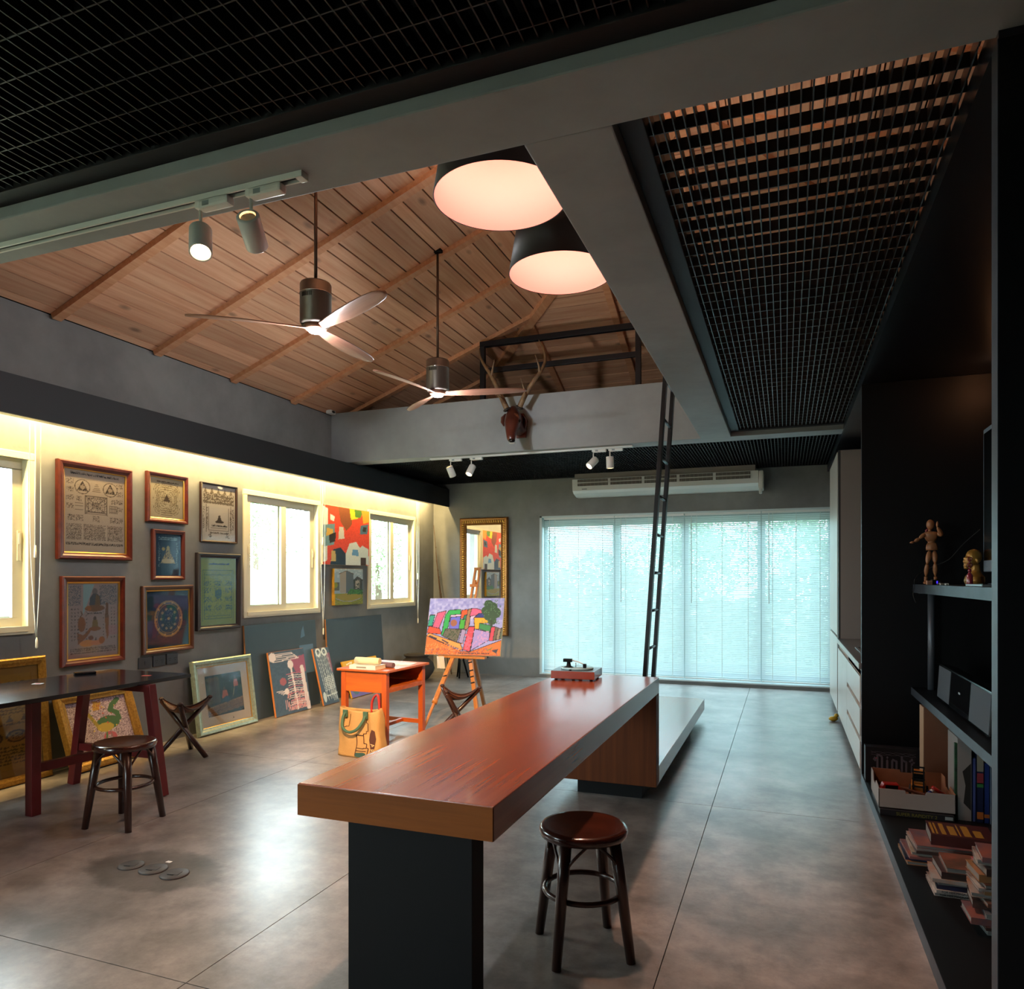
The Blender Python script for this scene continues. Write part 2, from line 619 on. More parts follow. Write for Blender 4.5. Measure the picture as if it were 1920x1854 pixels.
# ================================================================= the shell
fl = MB().box(-5.35, 1.6, -3.2, 10.45, -0.2, -0.012).build('floor', mat('floor_joint', '3a3531', 0.8),
     label='mottled grey-brown polished concrete floor cut by straight joints', kind='structure')
xs = [-5.35, -3.56, -2.01, -0.436, 1.125, 1.6]
ys = [-3.2, -0.75, 2.0, 4.75, 7.5, 10.45]
for i in range(5):
    for j in range(5):
        MB().box(xs[i] + .002, xs[i + 1] - .002, ys[j] + .002, ys[j + 1] - .002, -0.012, 0).build('slab', FLOORM, fl)

WIN = [(-0.90, 0.39), (2.40, 3.69), (5.87, 7.16), (8.20, 9.50)]  # first opening is out of view, added to bring daylight forward
WZ0, WZ1 = 1.05, 2.365
w = MB()
T = XL - 0.22
w.box(T, XL, -3.2, 10.42, -0.05, WZ0).box(T, XL, -3.2, 10.42, WZ1, 3.43)
p = -3.2
for a, b_ in WIN + [(10.42, 0)]:
    w.box(T, XL, p, a, WZ0, WZ1)
    p = b_
w.build('wall_left', CONC, label='bare grey concrete wall hung with framed prints', kind='structure')

BX0, BX1, BZ0, BZ1 = -3.40, 0.58, 0.05, 2.375
w = MB()
w.box(XL, BX0, YB, YB + .3, -0.05, 3.43).box(BX1, 1.6, YB, YB + .3, -0.05, 3.43)
w.box(BX0, BX1, YB, YB + .3, BZ1, 3.43).box(BX0, BX1, YB, YB + .3, -0.05, BZ0)
w.build('wall_back', CONC, label='grey concrete end wall around the wide blinded window', kind='structure')
MB().box(1.45, 1.6, -3.2, 10.42, -0.05, 4.3).build('wall_right', BLACKM, label='dark wall behind the bookcase and kitchen', kind='structure')
MB().box(XL, -4.6, -3.4, -3.2, -.05, 3.43).box(-3.2, 1.6, -3.4, -3.2, -.05, 3.43).box(-4.6, -3.2, -3.4, -3.2, -.05, .1).box(-4.6, -3.2, -3.4, -3.2, 2.365, 3.43).build('wall_near', CONC, label='concrete wall behind the viewer', kind='structure')
MB().box(XL - .2, 1.6, -3.4, 1.93, 3.40, 3.5).build('ceiling_near', mat('attic_black', '0a0a0a', .9), label='black slab above the near grille', kind='structure')

# beams
MB().box(XL, 1.45, 1.92, 2.19, 2.85, 3.45).build('concrete_beam', BEAMC, bevel=.006, label='near grey concrete beam crossing the room above the track light', kind='structure')
MB().box(-.79, -.50, 2.19, 7.40, 2.85, 3.455).build('concrete_beam', BEAMC, bevel=.006, label='long grey concrete beam running back beside the pendant lamps', kind='structure')
MB().box(XL, 1.45, 7.40, 7.64, 2.85, 3.455).build('concrete_beam', BEAMC, bevel=.006, label='far grey concrete beam carrying the deer head', kind='structure')
MB().prism([(XL, 1.93, 3.44), (1.6, 1.93, 3.44), (1.6, 1.93, 4.24), (-.71, 1.93, 5.14), (XL, 1.93, 3.46)], (0, .14, 0)).build('wall_gable', CONC, label='concrete gable above the near beam', kind='structure')
MB().box(XL, 1.45, 7.64, YB, 3.36, 3.45).build('ceiling_loft', mat('loft_slab', '3a3835', .9), label='loft floor slab above the far grille', kind='structure')

# soffit of the light cove
sf = MB()
sf.box(-4.90, -4.88, -3.2, YB, 2.565, 2.835).box(XL, -4.90, -3.2, YB, 2.815, 2.835)
sf.build('trim_1', SOFF, label='black cove soffit along the left wall', kind='structure')
MB().box(-4.97, -4.90, -3.2, 9.62, 2.567, 2.605).build('trim_2', CREAM, label='cream blind headrail tucked inside the cove', kind='structure')

# ---------------------------------------------------------------- pine roof
PITCH = math.atan(.38)
CP, SP = math.cos(PITCH), math.sin(PITCH)
XR = 3.74
RIDGE = (XL + XR) / 2
HALF = RIDGE - XL
EZ = 3.43
def rows(limit):
    pat = [.168, .138, .169, .107]
    r, d, k = [0.0, .075], .075, 0
    while d < limit:
        d += pat[k % 4]; k += 1
        r.append(min(d, limit))
    return r
def frame_mat(o, ex, ey):
    ex, ey = Vector(ex), Vector(ey)
    ez = ex.cross(ey)
    M = Matrix((ex, ey, ez)).transposed().to_4x4()
    M.translation = Vector(o)
    return M
def plank(parent, poly, name='plank', m=None, t0=0.0, t1=.02):
    """poly: local (x along the board, y up the slope); board proud of the backing towards the room"""
    cx = sum(q[0] for q in poly) / len(poly); cy = sum(q[1] for q in poly) / len(poly)
    mb = MB().prism([(q[0] - cx, q[1] - cy, t0) for q in poly], (0, 0, t1 - t0))
    return place(name, mb.mesh(name), parent, Matrix.Translation((cx, cy, 0)), m or PINE)
G = .011
def clip_row(lo, hi, e0, e1, d0, d1):
    """bay lo..hi cut by sloping end limits e0(d), e1(d)"""
    a0, a1 = max(lo, e0(d0)), max(lo, e0(d1))
    b0, b1 = min(hi, e1(d0)), min(hi, e1(d1))
    if b0 - a0 < .03 and b1 - a1 < .03: return None
    b0, b1 = max(b0, a0), max(b1, a1)
    q = [(a0, d0), (b0, d0)]
    if b1 - a1 > .002: q += [(b1, d1), (a1, d1)]
    else: q += [((a1 + b1) / 2, d1)]
    return q

def slope(name, label, M, length, bays, e0, e1, back, seg_all=True):
    root = place(name, back.mesh(name), None, M, GAPD)
    tag(root, label, None, None, 'structure')
    R = rows(length)
    for d0, d1 in zip(R[:-1], R[1:]):
        for lo, hi in zip(bays[:-1], bays[1:]):
            q = clip_row(lo + .001, hi - .001, e0, e1, (d0 + G / 2) / CP, (d1 - G / 2) / CP)
            if q: plank(root, q)
    return root

# left slope: local x = +Y, local y = up the slope
M = frame_mat((XL, 0, EZ + .02), (0, 1, 0), (CP, 0, SP))
bl = [1.99, 2.92, 3.85, 4.78, 5.71, 6.64, 7.57, 8.50, 9.43, 10.2]
sl = HALF / CP
back = MB().prism([(1.93, -.3, -.03), (YB + .3, -.3, -.03), (YB - HALF, sl, -.03), (1.93, sl, -.03)], (0, 0, .03))
cl = slope('ceiling_left', 'pine-boarded roof slope falling to the left wall', M, HALF, bl, lambda d: 1.99, lambda d: YB - d * CP - .005, back)
for y in bl[1:-1]:
    e = min(sl, (YB - y) / CP) - .02
    plank(cl, [(y - .036, .01), (y + .036, .01), (y + .036, e), (y - .036, e)], 'batten', PINEB, .02, .062)
# back hip slope: local x = +X, up = -Y
M = frame_mat((0, YB, EZ + .02), (1, 0, 0), (0, -CP, SP))
bb = [XL, -3.65, -2.69, -1.73, -.77, .19, 1.15, 1.6]
back = MB().prism([(XL - .3, -.3, -.03), (1.6, -.3, -.03), (1.6, (XR - 1.6) / CP, -.03), (RIDGE, sl, -.03)], (0, 0, .03))
cb = slope('ceiling_back', 'pine-boarded hip end of the roof above the loft', M, HALF, bb, lambda d: XL + d * CP + .005, lambda d: min(1.6, XR - d * CP), back)
for x in bb[1:-1]:
    e = min((x - XL) / CP, (XR - x) / CP) - .02
    plank(cb, [(x - .036, .01), (x + .036, .01), (x + .036, e), (x - .036, e)], 'batten', PINEB, .02, .062)
# right slope, seen through the right grille
M = frame_mat((XR, 0, EZ + .02), (0, -1, 0), (-CP, 0, SP))
lo = (XR - 1.6) / CP
back = MB().prism([(-1.93, lo, -.03), (-1.93, sl, -.03), (-(YB - HALF), sl, -.03), (-(YB - lo * CP), lo, -.03)], (0, 0, .03))
cr = place('ceiling_right', back.mesh('ceiling_right'), None, M, GAPD)
tag(cr, 'pine-boarded roof slope above the right grille', None, None, 'structure')
R = [r for r in rows(HALF) if r / CP > lo]
for d0, d1 in zip(R[:-1], R[1:]):
    q = clip_row(-(YB - d0), -1.99, lambda d: -(YB - d * CP) + .005, lambda d: -1.99, (d0 + G / 2) / CP, (d1 - G / 2) / CP)
    if q: plank(cr, q)
for y in bl[1:-2]:
    if y > YB - lo * CP: continue
    e1 = min(sl, (YB - y) / CP) - .02
    if e1 - lo > .1:
        plank(cr, [(-y - .036, lo), (-y + .036, lo), (-y + .036, e1), (-y - .036, e1)], 'batten', PINEB, .02, .062)
def rb(name, p, q, w_, h_, par, m=PINEB):
    MB().bar(p, q, w_, h_).build(name, m, par, world=True)
off = Vector((0, 0, -.035))
rb('hip_rafter', Vector((XL + .08, YB - .08, EZ + .03)) + off, Vector((RIDGE, YB - HALF, EZ + .38 * HALF)) + off, .10, .06, cl)
rb('hip_rafter', Vector((1.5, YB - (XR - 1.5), EZ + .38 * (XR - 1.5))) + off, Vector((RIDGE, YB - HALF, EZ + .38 * HALF)) + off, .10, .06, cr)
rb('ridge_board', Vector((RIDGE, 2.07, EZ + .38 * HALF - .04)), Vector((RIDGE, YB - HALF, EZ + .38 * HALF - .04)), .10, .06, cl)

# ---------------------------------------------------------------- grilles
def grille(label, x0, x1, y0, y1, z, dx, dy, frames, xoff=0.0, yoff=0.0):
    t = thing('ceiling_grille', label, 'ceiling grille', ((x0 + x1) / 2, (y0 + y1) / 2, z))
    for f in frames:
        MB().box(*f).build('frame', STEEL, t, world=True, bevel=.003)
    by = MB().box(-.0022, .0022, y0 - (y0 + y1) / 2, y1 - (y0 + y1) / 2, 0, .045).mesh('bar')
    bx = MB().box(x0 - (x0 + x1) / 2, x1 - (x0 + x1) / 2, -.0022, .0022, .001, .044).mesh('cross_bar')
    by.materials.append(GRILLE); bx.materials.append(GRILLE)
    x = x0 + dx / 2 + xoff
    while x < x1:
        place('bar', by, t, Matrix.Translation((x - (x0 + x1) / 2, 0, 0)))
        x += dx
    y = y0 + dy / 2 + yoff
    while y < y1:
        place('cross_bar', bx, t, Matrix.Translation((0, y - (y0 + y1) / 2, 0)))
        y += dy
    return t
grille('black metal grid ceiling over the right aisle showing pine roof above', -.42, .51, 2.20, 7.33, 2.905, .0345, .118,
       [(-.498, -.42, 2.192, 7.398, 2.895, 2.97), (-.42, .51, 7.33, 7.398, 2.895, 2.97)])
grille('black metal grid ceiling overhead in the near foreground', XL + .02, 1.44, 0.2, 1.84, 2.905, .042, .1155,
       [(XL + .02, 1.44, 1.84, 1.918, 2.895, 2.96)], 0, .035)
grille('black metal grid ceiling under the loft at the far end', -5.13, 1.0, 7.66, 10.08, 2.925, .035, .118,
       [(-5.13, 1.0, 7.642, 7.66, 2.92, 2.97), (-5.13, 1.0, 10.08, 10.118, 2.92, 2.97)])

# ---------------------------------------------------------------- left windows
def sash(par, y0, y1, z0, z1, x, latch):
    s = MB()
    fw = .082
    s.box(x - .028, x + .0, y0, y1, z0, z0 + fw).box(x - .028, x, y0, y1, z1 - fw, z1)
    s.box(x - .028, x, y0, y0 + fw, z0 + fw, z1 - fw).box(x - .028, x, y1 - fw, y1, z0 + fw, z1 - fw)
    so = s.build('sash', CREAM, par, bevel=.004)
    MB().box(x - .016, x - .012, y0 + fw - .005, y1 - fw + .005, z0 + fw - .005, z1 - fw + .005).build('pane', GLASS, so)
    l = MB().box(x, x + .012, latch - .013, latch + .013, 1.58, 1.80).box(x + .012, x + .02, latch - .008, latch + .008, 1.70, 1.78)
    l.build('latch', CREAM, so, bevel=.003)
for k, (a, b_) in enumerate(WIN):
    root = MB()
    z0, z1 = WZ0, WZ1
    f = .05
    X0, X1 = XL - .10, XL + .018
    root.box(X0, X1, a, b_, z0, z0 + f).box(X0, X1, a, b_, z1 - f, z1).box(X0, X1, a, a + f, z0 + f, z1 - f).box(X0, X1, b_ - f, b_, z0 + f, z1 - f)
    wo = root.build('window_%d' % (k + 1), CREAM, bevel=.004, kind='structure',
                    label=['cream sliding window behind the viewer', 'cream sliding window at the left edge of the picture',
                           'cream sliding window between the yantra prints and the red painting', 'cream sliding window between the red painting and the back corner'][k])
    mid = (a + b_) / 2
    MB().box(XL + .004, XL + .026, a + f, b_ - f, z0 + f - .03, z0 + f + .008).build('track', CREAM, wo)
    sash(wo, a + f - .01, mid + .045, z0 + f - .012, z1 - f + .012, XL - .005, a + f + .028)
    sash(wo, mid - .045, b_ - f + .01, z0 + f - .012, z1 - f + .012, XL - .045, b_ - f - .028)

# ---------------------------------------------------------------- back window and blinds
AL = mat('pale_aluminium', 'b9c4c6', 0.4, metal=0.2)
wb = MB()
yw0, yw1 = YB + .18, YB + .26
wb.box(BX0, BX1, yw0, yw1, BZ1 - .15, BZ1).box(BX0, BX1, yw0, yw1, BZ0, BZ0 + .09)
spl = [BX0, -2.29, -1.31, -.30, BX1]
for i, x in enumerate(spl):
    wb.box(max(BX0, x - .05), min(BX1, x + .05), yw0, yw1, BZ0 + .09, BZ1 - .15)
wo = wb.build('window_5', AL, kind='structure', label='wide floor-to-lintel window behind the venetian blinds')
for i in range(4):
    MB().box(spl[i] + .05 if i else spl[i] + .05, spl[i + 1] - .05, yw0 + .035, yw0 + .041, BZ0 + .09, BZ1 - .15).build('pane', glass_mat('tinted_glass', 'c4d2d6', 0.0, 1.45), wo)
jm = MB().box(BX0, BX0 + .035, YB - .004, YB + .10, BZ0, BZ1).box(BX0, BX1, YB - .004, YB + .10, BZ1 - .022, BZ1).box(BX0, BX1, YB - .01, YB + .18, BZ0 - .01, BZ0 + .008)
jm.build('trim_3', mat('pale_frame', 'cfdcdc', .4), kind='structure', label='pale metal lining of the blinded window')

SLATM = mat('blind_slat', 'e2eaec', 0.45)
nt = SLATM.node_tree
b0 = nt.nodes['Principled BSDF']
tl = nt.nodes.new('ShaderNodeBsdfTranslucent')
tl.inputs[0].default_value = lin('dcebee') + (1,)
mx = nt.nodes.new('ShaderNodeMixShader')
mx.inputs[0].default_value = 0.42
nt.links.new(b0.outputs[0], mx.inputs[1]); nt.links.new(tl.outputs[0], mx.inputs[2])
nt.links.new(mx.outputs[0], nt.nodes['Material Output'].inputs[0])
bs = [BX0 + .045, -2.287, -1.304, -.298, BX1 - .01]
pos = ['leftmost, beside the gilt mirror', 'second from the left, behind the record player', 'third from the left, right of the ladder', 'rightmost, beside the kitchen cabinet']
for i in range(4):
    x0, x1 = bs[i] + .006, bs[i + 1] - .006
    cx = (x0 + x1) / 2
    W = x1 - x0
    t = thing('venetian_blind', 'white venetian blind ' + pos[i], 'blind', (cx, YB + .07, BZ0 + .02), group='venetian blinds across the end window')
    MB().box(-W / 2, W / 2, -.025, .025, 2.255, 2.298).build('headrail', WHITE, t, bevel=.003)
    MB().box(-W / 2, W / 2, -.014, .014, 0, .018).build('bottom_rail', WHITE, t, bevel=.003)
    a = math.radians(58)
    ca, sa = math.cos(a) * .0125, math.sin(a) * .0125
    s = MB()
    # shallow curved slat tilted with the room-side edge down
    s.add([(-W / 2, -ca, -sa), (W / 2, -ca, -sa), (W / 2, 0, .002), (-W / 2, 0, .002), (W / 2, ca, sa), (-W / 2, ca, sa)],
          [(0, 1, 2, 3), (3, 2, 4, 5)], True)
    sm = s.mesh('slat')
    sm.materials.append(SLATM)
    z = .045
    while z < 2.25:
        place('slat', sm, t, Matrix.Translation((0, 0, z)))
        z += .0245
    for q in (-.34, 0, .34):
        MB().box(q * W - .003, q * W + .003, -.0145, -.0125, .0, 2.26).build('ladder_tape', WHITE, t)
    MB().tube([(-W / 2 + .09, -.03, 2.25), (-W / 2 + .092, -.032, 1.05)], .005, 6).build('tilt_wand', WHITE, t)

# cords of the raised blinds hanging from the cove
CORD = mat('cord_white', 'ece6d4', .6)
for y, zb, dz, nm in ((3.62, .95, 1.66, 'white pull cords hanging beside the left-edge window'), (7.05, .80, 1.9, 'white pull cords hanging beside the red painting'),
                  (9.36, .80, 1.5, 'white pull cords hanging right of the far left-wall window')):
    t = thing('blind_cord', nm, 'cord', (-5.02, y, zb))
    MB().tube(bez([(-5.02, y - .05, 2.56), (-5.02, y - .045, 1.7), (-5.02, y - .005, zb + .08)], 6), .0028, 6).build('cord', CORD, t, world=True)
    MB().tube(bez([(-5.02, y + .03, 2.56), (-5.02, y + .028, 1.6), (-5.02, y + .0, zb + .08)], 6), .0028, 6).build('cord', CORD, t, world=True)
    MB().tube([(-5.02, y - .01, 2.56), (-5.02, y - .01, dz)], .004, 6).build('wand', CORD, t, world=True)
    MB().lathe([(.004, 0), (.009, .01), (.008, .06), (.003, .08)], (-5.02, y, zb), 8).build('tassel', CORD, t, world=True)
    MB().lathe([(.006, 0), (.009, .01), (.006, .09)], (-5.02, y - .01, dz - .06), 8).build('tassel', CORD, t, world=True)


wb = MB().box(-4.6, -3.2, -3.34, -3.26, .1, .18).box(-4.6, -3.2, -3.34, -3.26, 2.29, 2.365)  # unseen glazed door, added to let daylight fill the foreground
for x in (-4.6, -3.935, -3.27): wb.box(x, x + .07, -3.34, -3.26, .18, 2.29)
wo = wb.build('window_6', AL, kind='structure', label='glazed door in the wall behind the viewer')
for x in (-4.53, -3.865): MB().box(x, x + .595, -3.303, -3.297, .18, 2.29).build('pane', GLASS, wo)

# ================================================================= drawings
INK = '3a3430'
def d_yantra_big():
    r = Ras(116, 150, 'cdbba6', 3)
    r.script(.10, .90, .945, .03, INK, .008)
    for cx, cy in ((.29, .80), (.75, .80)):
        r.oring(cx, cy, .12, .085, .006, '6b5c50')
        r.poly([(cx - .09, cy - .05), (cx + .09, cy - .05), (cx, cy + .075)], '4a3f38')
        r.ell(cx, cy - .005, .04, .025, 'b7a48f'); r.speck(cx - .08, cx + .08, cy - .05, cy + .04, 'b7a48f', .25)
    for k in range(6):
        r.line([(.44 + k * .012, .735 + k * .022), (.60 - k * .012, .735 + k * .022)], .007, '6b5c50')
    r.rect(.33, .70, .47, .70, '7a6a5c'); r.rect(.345, .685, .48, .69, 'cdbba6')
    for a, b_ in (((.33, .47), (.70, .70)), ((.33, .70), (.70, .47)), ((.38, .5), (.65, .5)), ((.38, .67), (.65, .67)), ((.38, .5), (.38, .67)), ((.65, .5), (.65, .67))):
        r.line([a, b_], .009, '6b5c50')
    r.speck(.35, .68, .49, .69, '5a4c42', .28); r.ell(.515, .585, .07, .04, 'b7a48f'); r.speck(.45, .58, .55, .62, '4a3f38', .4)
    for y in (.86, .76, .66, .56):
        r.speck(.03, .15, y - .035, y + .03, '5a4c42', .33); r.speck(.86, .97, y - .035, y + .03, '5a4c42', .33)
    for x in (.17, .74):
        for k in range(7): r.line([(x, .5 + k * .016), (x + .13, .5 + k * .016)], .004, '6b5c50')
        for k in range(6): r.line([(x + k * .026, .5), (x + k * .026, .6)], .004, '6b5c50')
        r.speck(x + .03, x + .1, .62, .68, '5a4c42', .4)
    for x in (.06, .19, .46, .74, .86):
        r.speck(x, x + .11, .38, .45, '5a4c42', .36)
    for x0, x1 in ((.04, .27), (.31, .66), (.70, .96)):
        for k in range(12): r.script(x0, x1, .15 + k * .0165, .011, '5a4c42', .006)
    for y in (.10, .085): r.script(.03, .97, y, .02, INK, .007)
    r.grain(.08); return r
def d_yantra_small():
    r = Ras(64, 76, 'd2c3a0', 5)
    r.script(.2, .85, .90, .03, '5a4c3c', .012)
    for k in range(7):
        s = .40 - k * .052
        n = 40
        pts = [(.5 + s * (abs(math.cos(t)) ** .5) * (1 if math.cos(t) > 0 else -1), .48 + s * (abs(math.sin(t)) ** .5) * (1 if math.sin(t) > 0 else -1)) for t in [2 * PI * i / n for i in range(n + 1)]]
        r.line(pts, .010, '857458' if k % 2 else '6d5d46')
    r.speck(.15, .85, .12, .86, '7a6a4e', .2); r.ell(.5, .5, .06, .06, '6d5d46'); r.poly([(.40, .42), (.6, .42), (.5, .62)], '57483a')
    r.grain(.06); return r
def d_yantra_tall():
    r = Ras(60, 92, 'd9cfc0', 6)
    for k in range(5):
        r.poly([(.06 + k * .19, .86), (.16 + k * .19, .86), (.11 + k * .19, .96)], '8b7d6c'); r.speck(.05, .95, .66, .86, '776a5c', .18)
    for y in (.80, .74, .68): r.script(.08, .92, y, .03, '776a5c', .012)
    for s in (.36, .30, .24): r.line([(.5 - s, .40 - s * .7), (.5 + s, .40 - s * .7), (.5 + s, .40 + s * .7), (.5 - s, .40 + s * .7), (.5 - s, .40 - s * .7)], .010, '776a5c')
    for x in (.05, .12, .84, .91): r.speck(x, x + .05, .2, .6, '776a5c', .5)
    r.ell(.52, .44, .035, .03, '5b4f45'); r.poly([(.44, .34), (.61, .34), (.56, .42), (.48, .42)], '4a4038'); r.ell(.52, .345, .13, .025, '4a4038')
    r.script(.3, .75, .26, .03, INK, .014); r.script(.25, .8, .13, .03, '776a5c', .012); r.speck(.2, .3, .05, .16, '5b4f45', .4); r.speck(.7, .82, .05, .16, '5b4f45', .4)
    return r
def d_blue_figures():
    r = Ras(54, 74, '24465f', 7)
    for y in (.9, .86): r.script(.15, .85, y, .02, '8fb0b8', .012)
    r.poly([(.22, .30), (.78, .30), (.62, .52), (.5, .74), (.38, .52)], 'b9a878'); r.speck(.25, .75, .3, .62, '24465f', .3)
    r.ell(.5, .66, .06, .05, 'b9a878'); r.ell(.32, .64, .06, .04, 'b39a5c'); r.ell(.5, .35, .25, .06, 'c6b68c')
    r.speck(.12, .2, .2, .8, '7f9aa0', .3); r.speck(.82, .9, .2, .8, '7f9aa0', .3); return r
def d_blue_wheel():
    r = Ras(76, 84, '1d3c52', 8)
    r.ell(.52, .5, .34, .33, '2f5a72'); r.oring(.52, .5, .32, .31, .022, 'a89a6a'); r.oring(.52, .5, .27, .26, .006, 'a89a6a')
    for k in range(10):
        t = 2 * PI * k / 10
        r.ell(.52 + .18 * math.cos(t), .5 + .18 * math.sin(t), .03, .024, 'a8a690'); r.ell(.52 + .30 * math.cos(t), .5 + .295 * math.sin(t), .022, .02, 'c7b884')
    r.ell(.52, .5, .03, .03, 'c7b884'); r.speck(.34, .7, .34, .66, '7f9aa0', .10); return r
def d_green():
    r = Ras(66, 104, '93a23c', 9)
    for s in (.42, .38, .34): r.line([(.5 - s, .44 - s * .9), (.5 + s, .44 - s * .9), (.5 + s, .44 + s * .9), (.5 - s, .44 + s * .9), (.5 - s, .44 - s * .9)], .010, '56784a')
    r.script(.25, .8, .9, .025, '3d5a52', .014)
    for x in (.2, .5, .8):
        for y in (.62, .52, .38, .26): r.speck(x - .1, x + .1, y - .04, y + .04, '3f6658', .42)
    r.ell(.5, .46, .10, .07, '3f6b66'); r.speck(.1, .9, .1, .8, '5f7f48', .14); return r
def d_monk():
    r = Ras(100, 134, 'a5928e', 10)
    for x0, x1 in ((.02, .26), (.62, .97)):
        r.speck(x0, x1, .70, .97, '4f5a66', .45)
    r.poly([(.30, .99), (.52, .99), (.30, .58)], '8fb4b8')
    # seated figure in ochre robe
    r.ell(.53, .885, .05, .048, '6d625e'); r.poly([(.42, .70), (.66, .70), (.64, .82), (.57, .86), (.49, .86), (.43, .80)], '3b3a44'); r.poly([(.53, .70), (.64, .70), (.62, .82), (.55, .85)], '6e4c1e')
    r.ell(.53, .66, .20, .045, '7a4a1c'); r.ell(.40, .66, .06, .035, '9a5a1e'); r.script(.38, .68, .585, .02, INK, .009)
    # tall brown figures left and right
    r.ell(.27, .45, .075, .10, '8a4e16'); r.line([(.24, .55), (.28, .58), (.26, .62)], .02, '5a3a1e'); r.poly([(.18, .34), (.30, .30), (.45, .40), (.43, .33), (.33, .25), (.20, .18)], '8a4e16')
    r.poly([(.73, .52), (.81, .52), (.80, .72), (.76, .74)], '6a4020'); r.poly([(.73, .52), (.81, .52), (.82, .30), (.78, .22), (.75, .34)], '8a4e16')
    # small seated figure and bundles
    r.ell(.53, .52, .035, .03, '4a3a34'); r.poly([(.47, .40), (.60, .40), (.58, .50), (.49, .50)], '7d6330'); r.ell(.53, .38, .12, .028, '8a4e16')
    r.ell(.38, .19, .15, .045, 'd9924e'); r.ell(.57, .19, .13, .035, 'd98a5a'); r.ell(.67, .22, .06, .05, 'a8601e'); r.ell(.45, .26, .05, .03, '7a3a1a')
    r.poly([(.53, .22), (.57, .22), (.55, .27)], INK)
    for k in range(10):
        for x in (.08, .14, .20, .36, .70, .87, .93): r.speck(x - .012, x + .014, .24 + k * .045, .262 + k * .045, '4a403c', .5)
    for y in (.115, .09, .06): r.script(.06, .95, y, .02, '5a4c48', .008)
    r.rect(.80, 1, .28, .42, 'b07a86', .5); r.grain(.06); return r
def d_gold_map():
    r = Ras(84, 124, 'a57c2e', 11)
    r.rect(.0, 1, .80, .84, '9a7228'); r.script(.12, .93, .885, .035, '4a3512', .012)
    r.ell(.5, .73, .18, .025, '6d5220'); r.speck(.2, .95, .55, .75, '6d5220', .16)
    for k in range(7): r.poly([(.10 + k * .13, .50), (.17 + k * .13, .50), (.135 + k * .13, .56)], '5f4519')
    for y in (.62, .585, .47): r.script(.08, .95, y, .018, '6d5220', .009)
    for cx in (.18, .40, .62, .84):
        r.ell(cx, .345, .085, .058, '8a6526'); r.oring(cx, .345, .085, .058, .012, '4a3512'); r.speck(cx - .06, cx + .06, .31, .38, '4a3512', .35)
    for k in range(6): r.script(.06, .95, .06 + k * .034, .02, '5f4519', .009)
    r.grain(.1); return r
def d_bird():
    r = Ras(90, 88, 'a08791', 12)
    r.speck(0, 1, 0, 1, '5d4a52', .30); r.speck(0, 1, 0, 1, 'c3aeb0', .2)
    r.poly([(.42, .80), (.52, .80), (.58, .93), (.45, .97)], 'a8802e'); r.speck(.42, .58, .8, .97, '8a4a30', .25)
    r.line([(.86, .93), (.74, .84), (.70, .76), (.80, .70), (.82, .60), (.70, .52)], .085, '3f5d3a'); r.ell(.62, .55, .20, .12, '3f5d3a')
    r.line([(.44, .52), (.36, .70), (.33, .75)], .06, '8f7a34'); r.ell(.56, .48, .14, .08, 'a58a38')
    for q in range(30): r.ell(.36 + r.r.rand() * .5, .45 + r.r.rand() * .42, .010, .010, ('b0503c', 'c9a440', '3f6a44')[q % 3])
    r.oring(.60, .30, .08, .07, .03, 'a8505a'); r.line([(.56, .38), (.50, .16)], .03, '4a6a44'); r.line([(.62, .38), (.66, .16)], .03, '8a5a5e')
    return r
def d_village_photo():
    r = Ras(72, 58, '1d1a14', 13)
    r.speck(.3, 1, .45, 1, '2f3a22', .4, .7, 2); r.rect(.30, .68, .5, .95, '26211a')
    for k in range(4): r.line([(.33 + k * .08, .5), (.33 + k * .08, .95)], .012, '3d3428')
    r.rect(.03, .38, .30, .92, '4e3a22'); r.ell(.12, .90, .10, .05, '5f4729'); r.ell(.28, .90, .10, .05, '5f4729')
    for k in range(6): r.line([(.06 + k * .06, .3), (.06 + k * .06, .9)], .01, '3a2a18')
    r.poly([(0, .0), (1, .10), (1, .36), (0, .22)], '7a5634'); r.line([(0, .2), (1, .34)], .02, '93693f'); r.line([(0, .08), (1, .2)], .015, '5d3f25'); r.speck(0, 1, 0, .3, '4a331f', .2)
    r.ell(.50, .62, .035, .05, '5a3a2a'); r.poly([(.41, .40), (.60, .40), (.56, .58), (.45, .58)], 'b85a3c'); r.ell(.54, .36, .09, .08, '2b3140')
    r.ell(.82, .86, .03, .045, '5a3a2a'); r.poly([(.76, .64), (.90, .64), (.88, .82), (.78, .82)], 'b85a4a'); r.poly([(.77, .44), (.84, .44), (.86, .64), (.77, .64)], '23252c')
    r.line([(.80, .68), (.72, .40)], .012, 'b08a5a'); r.grain(.12); return r
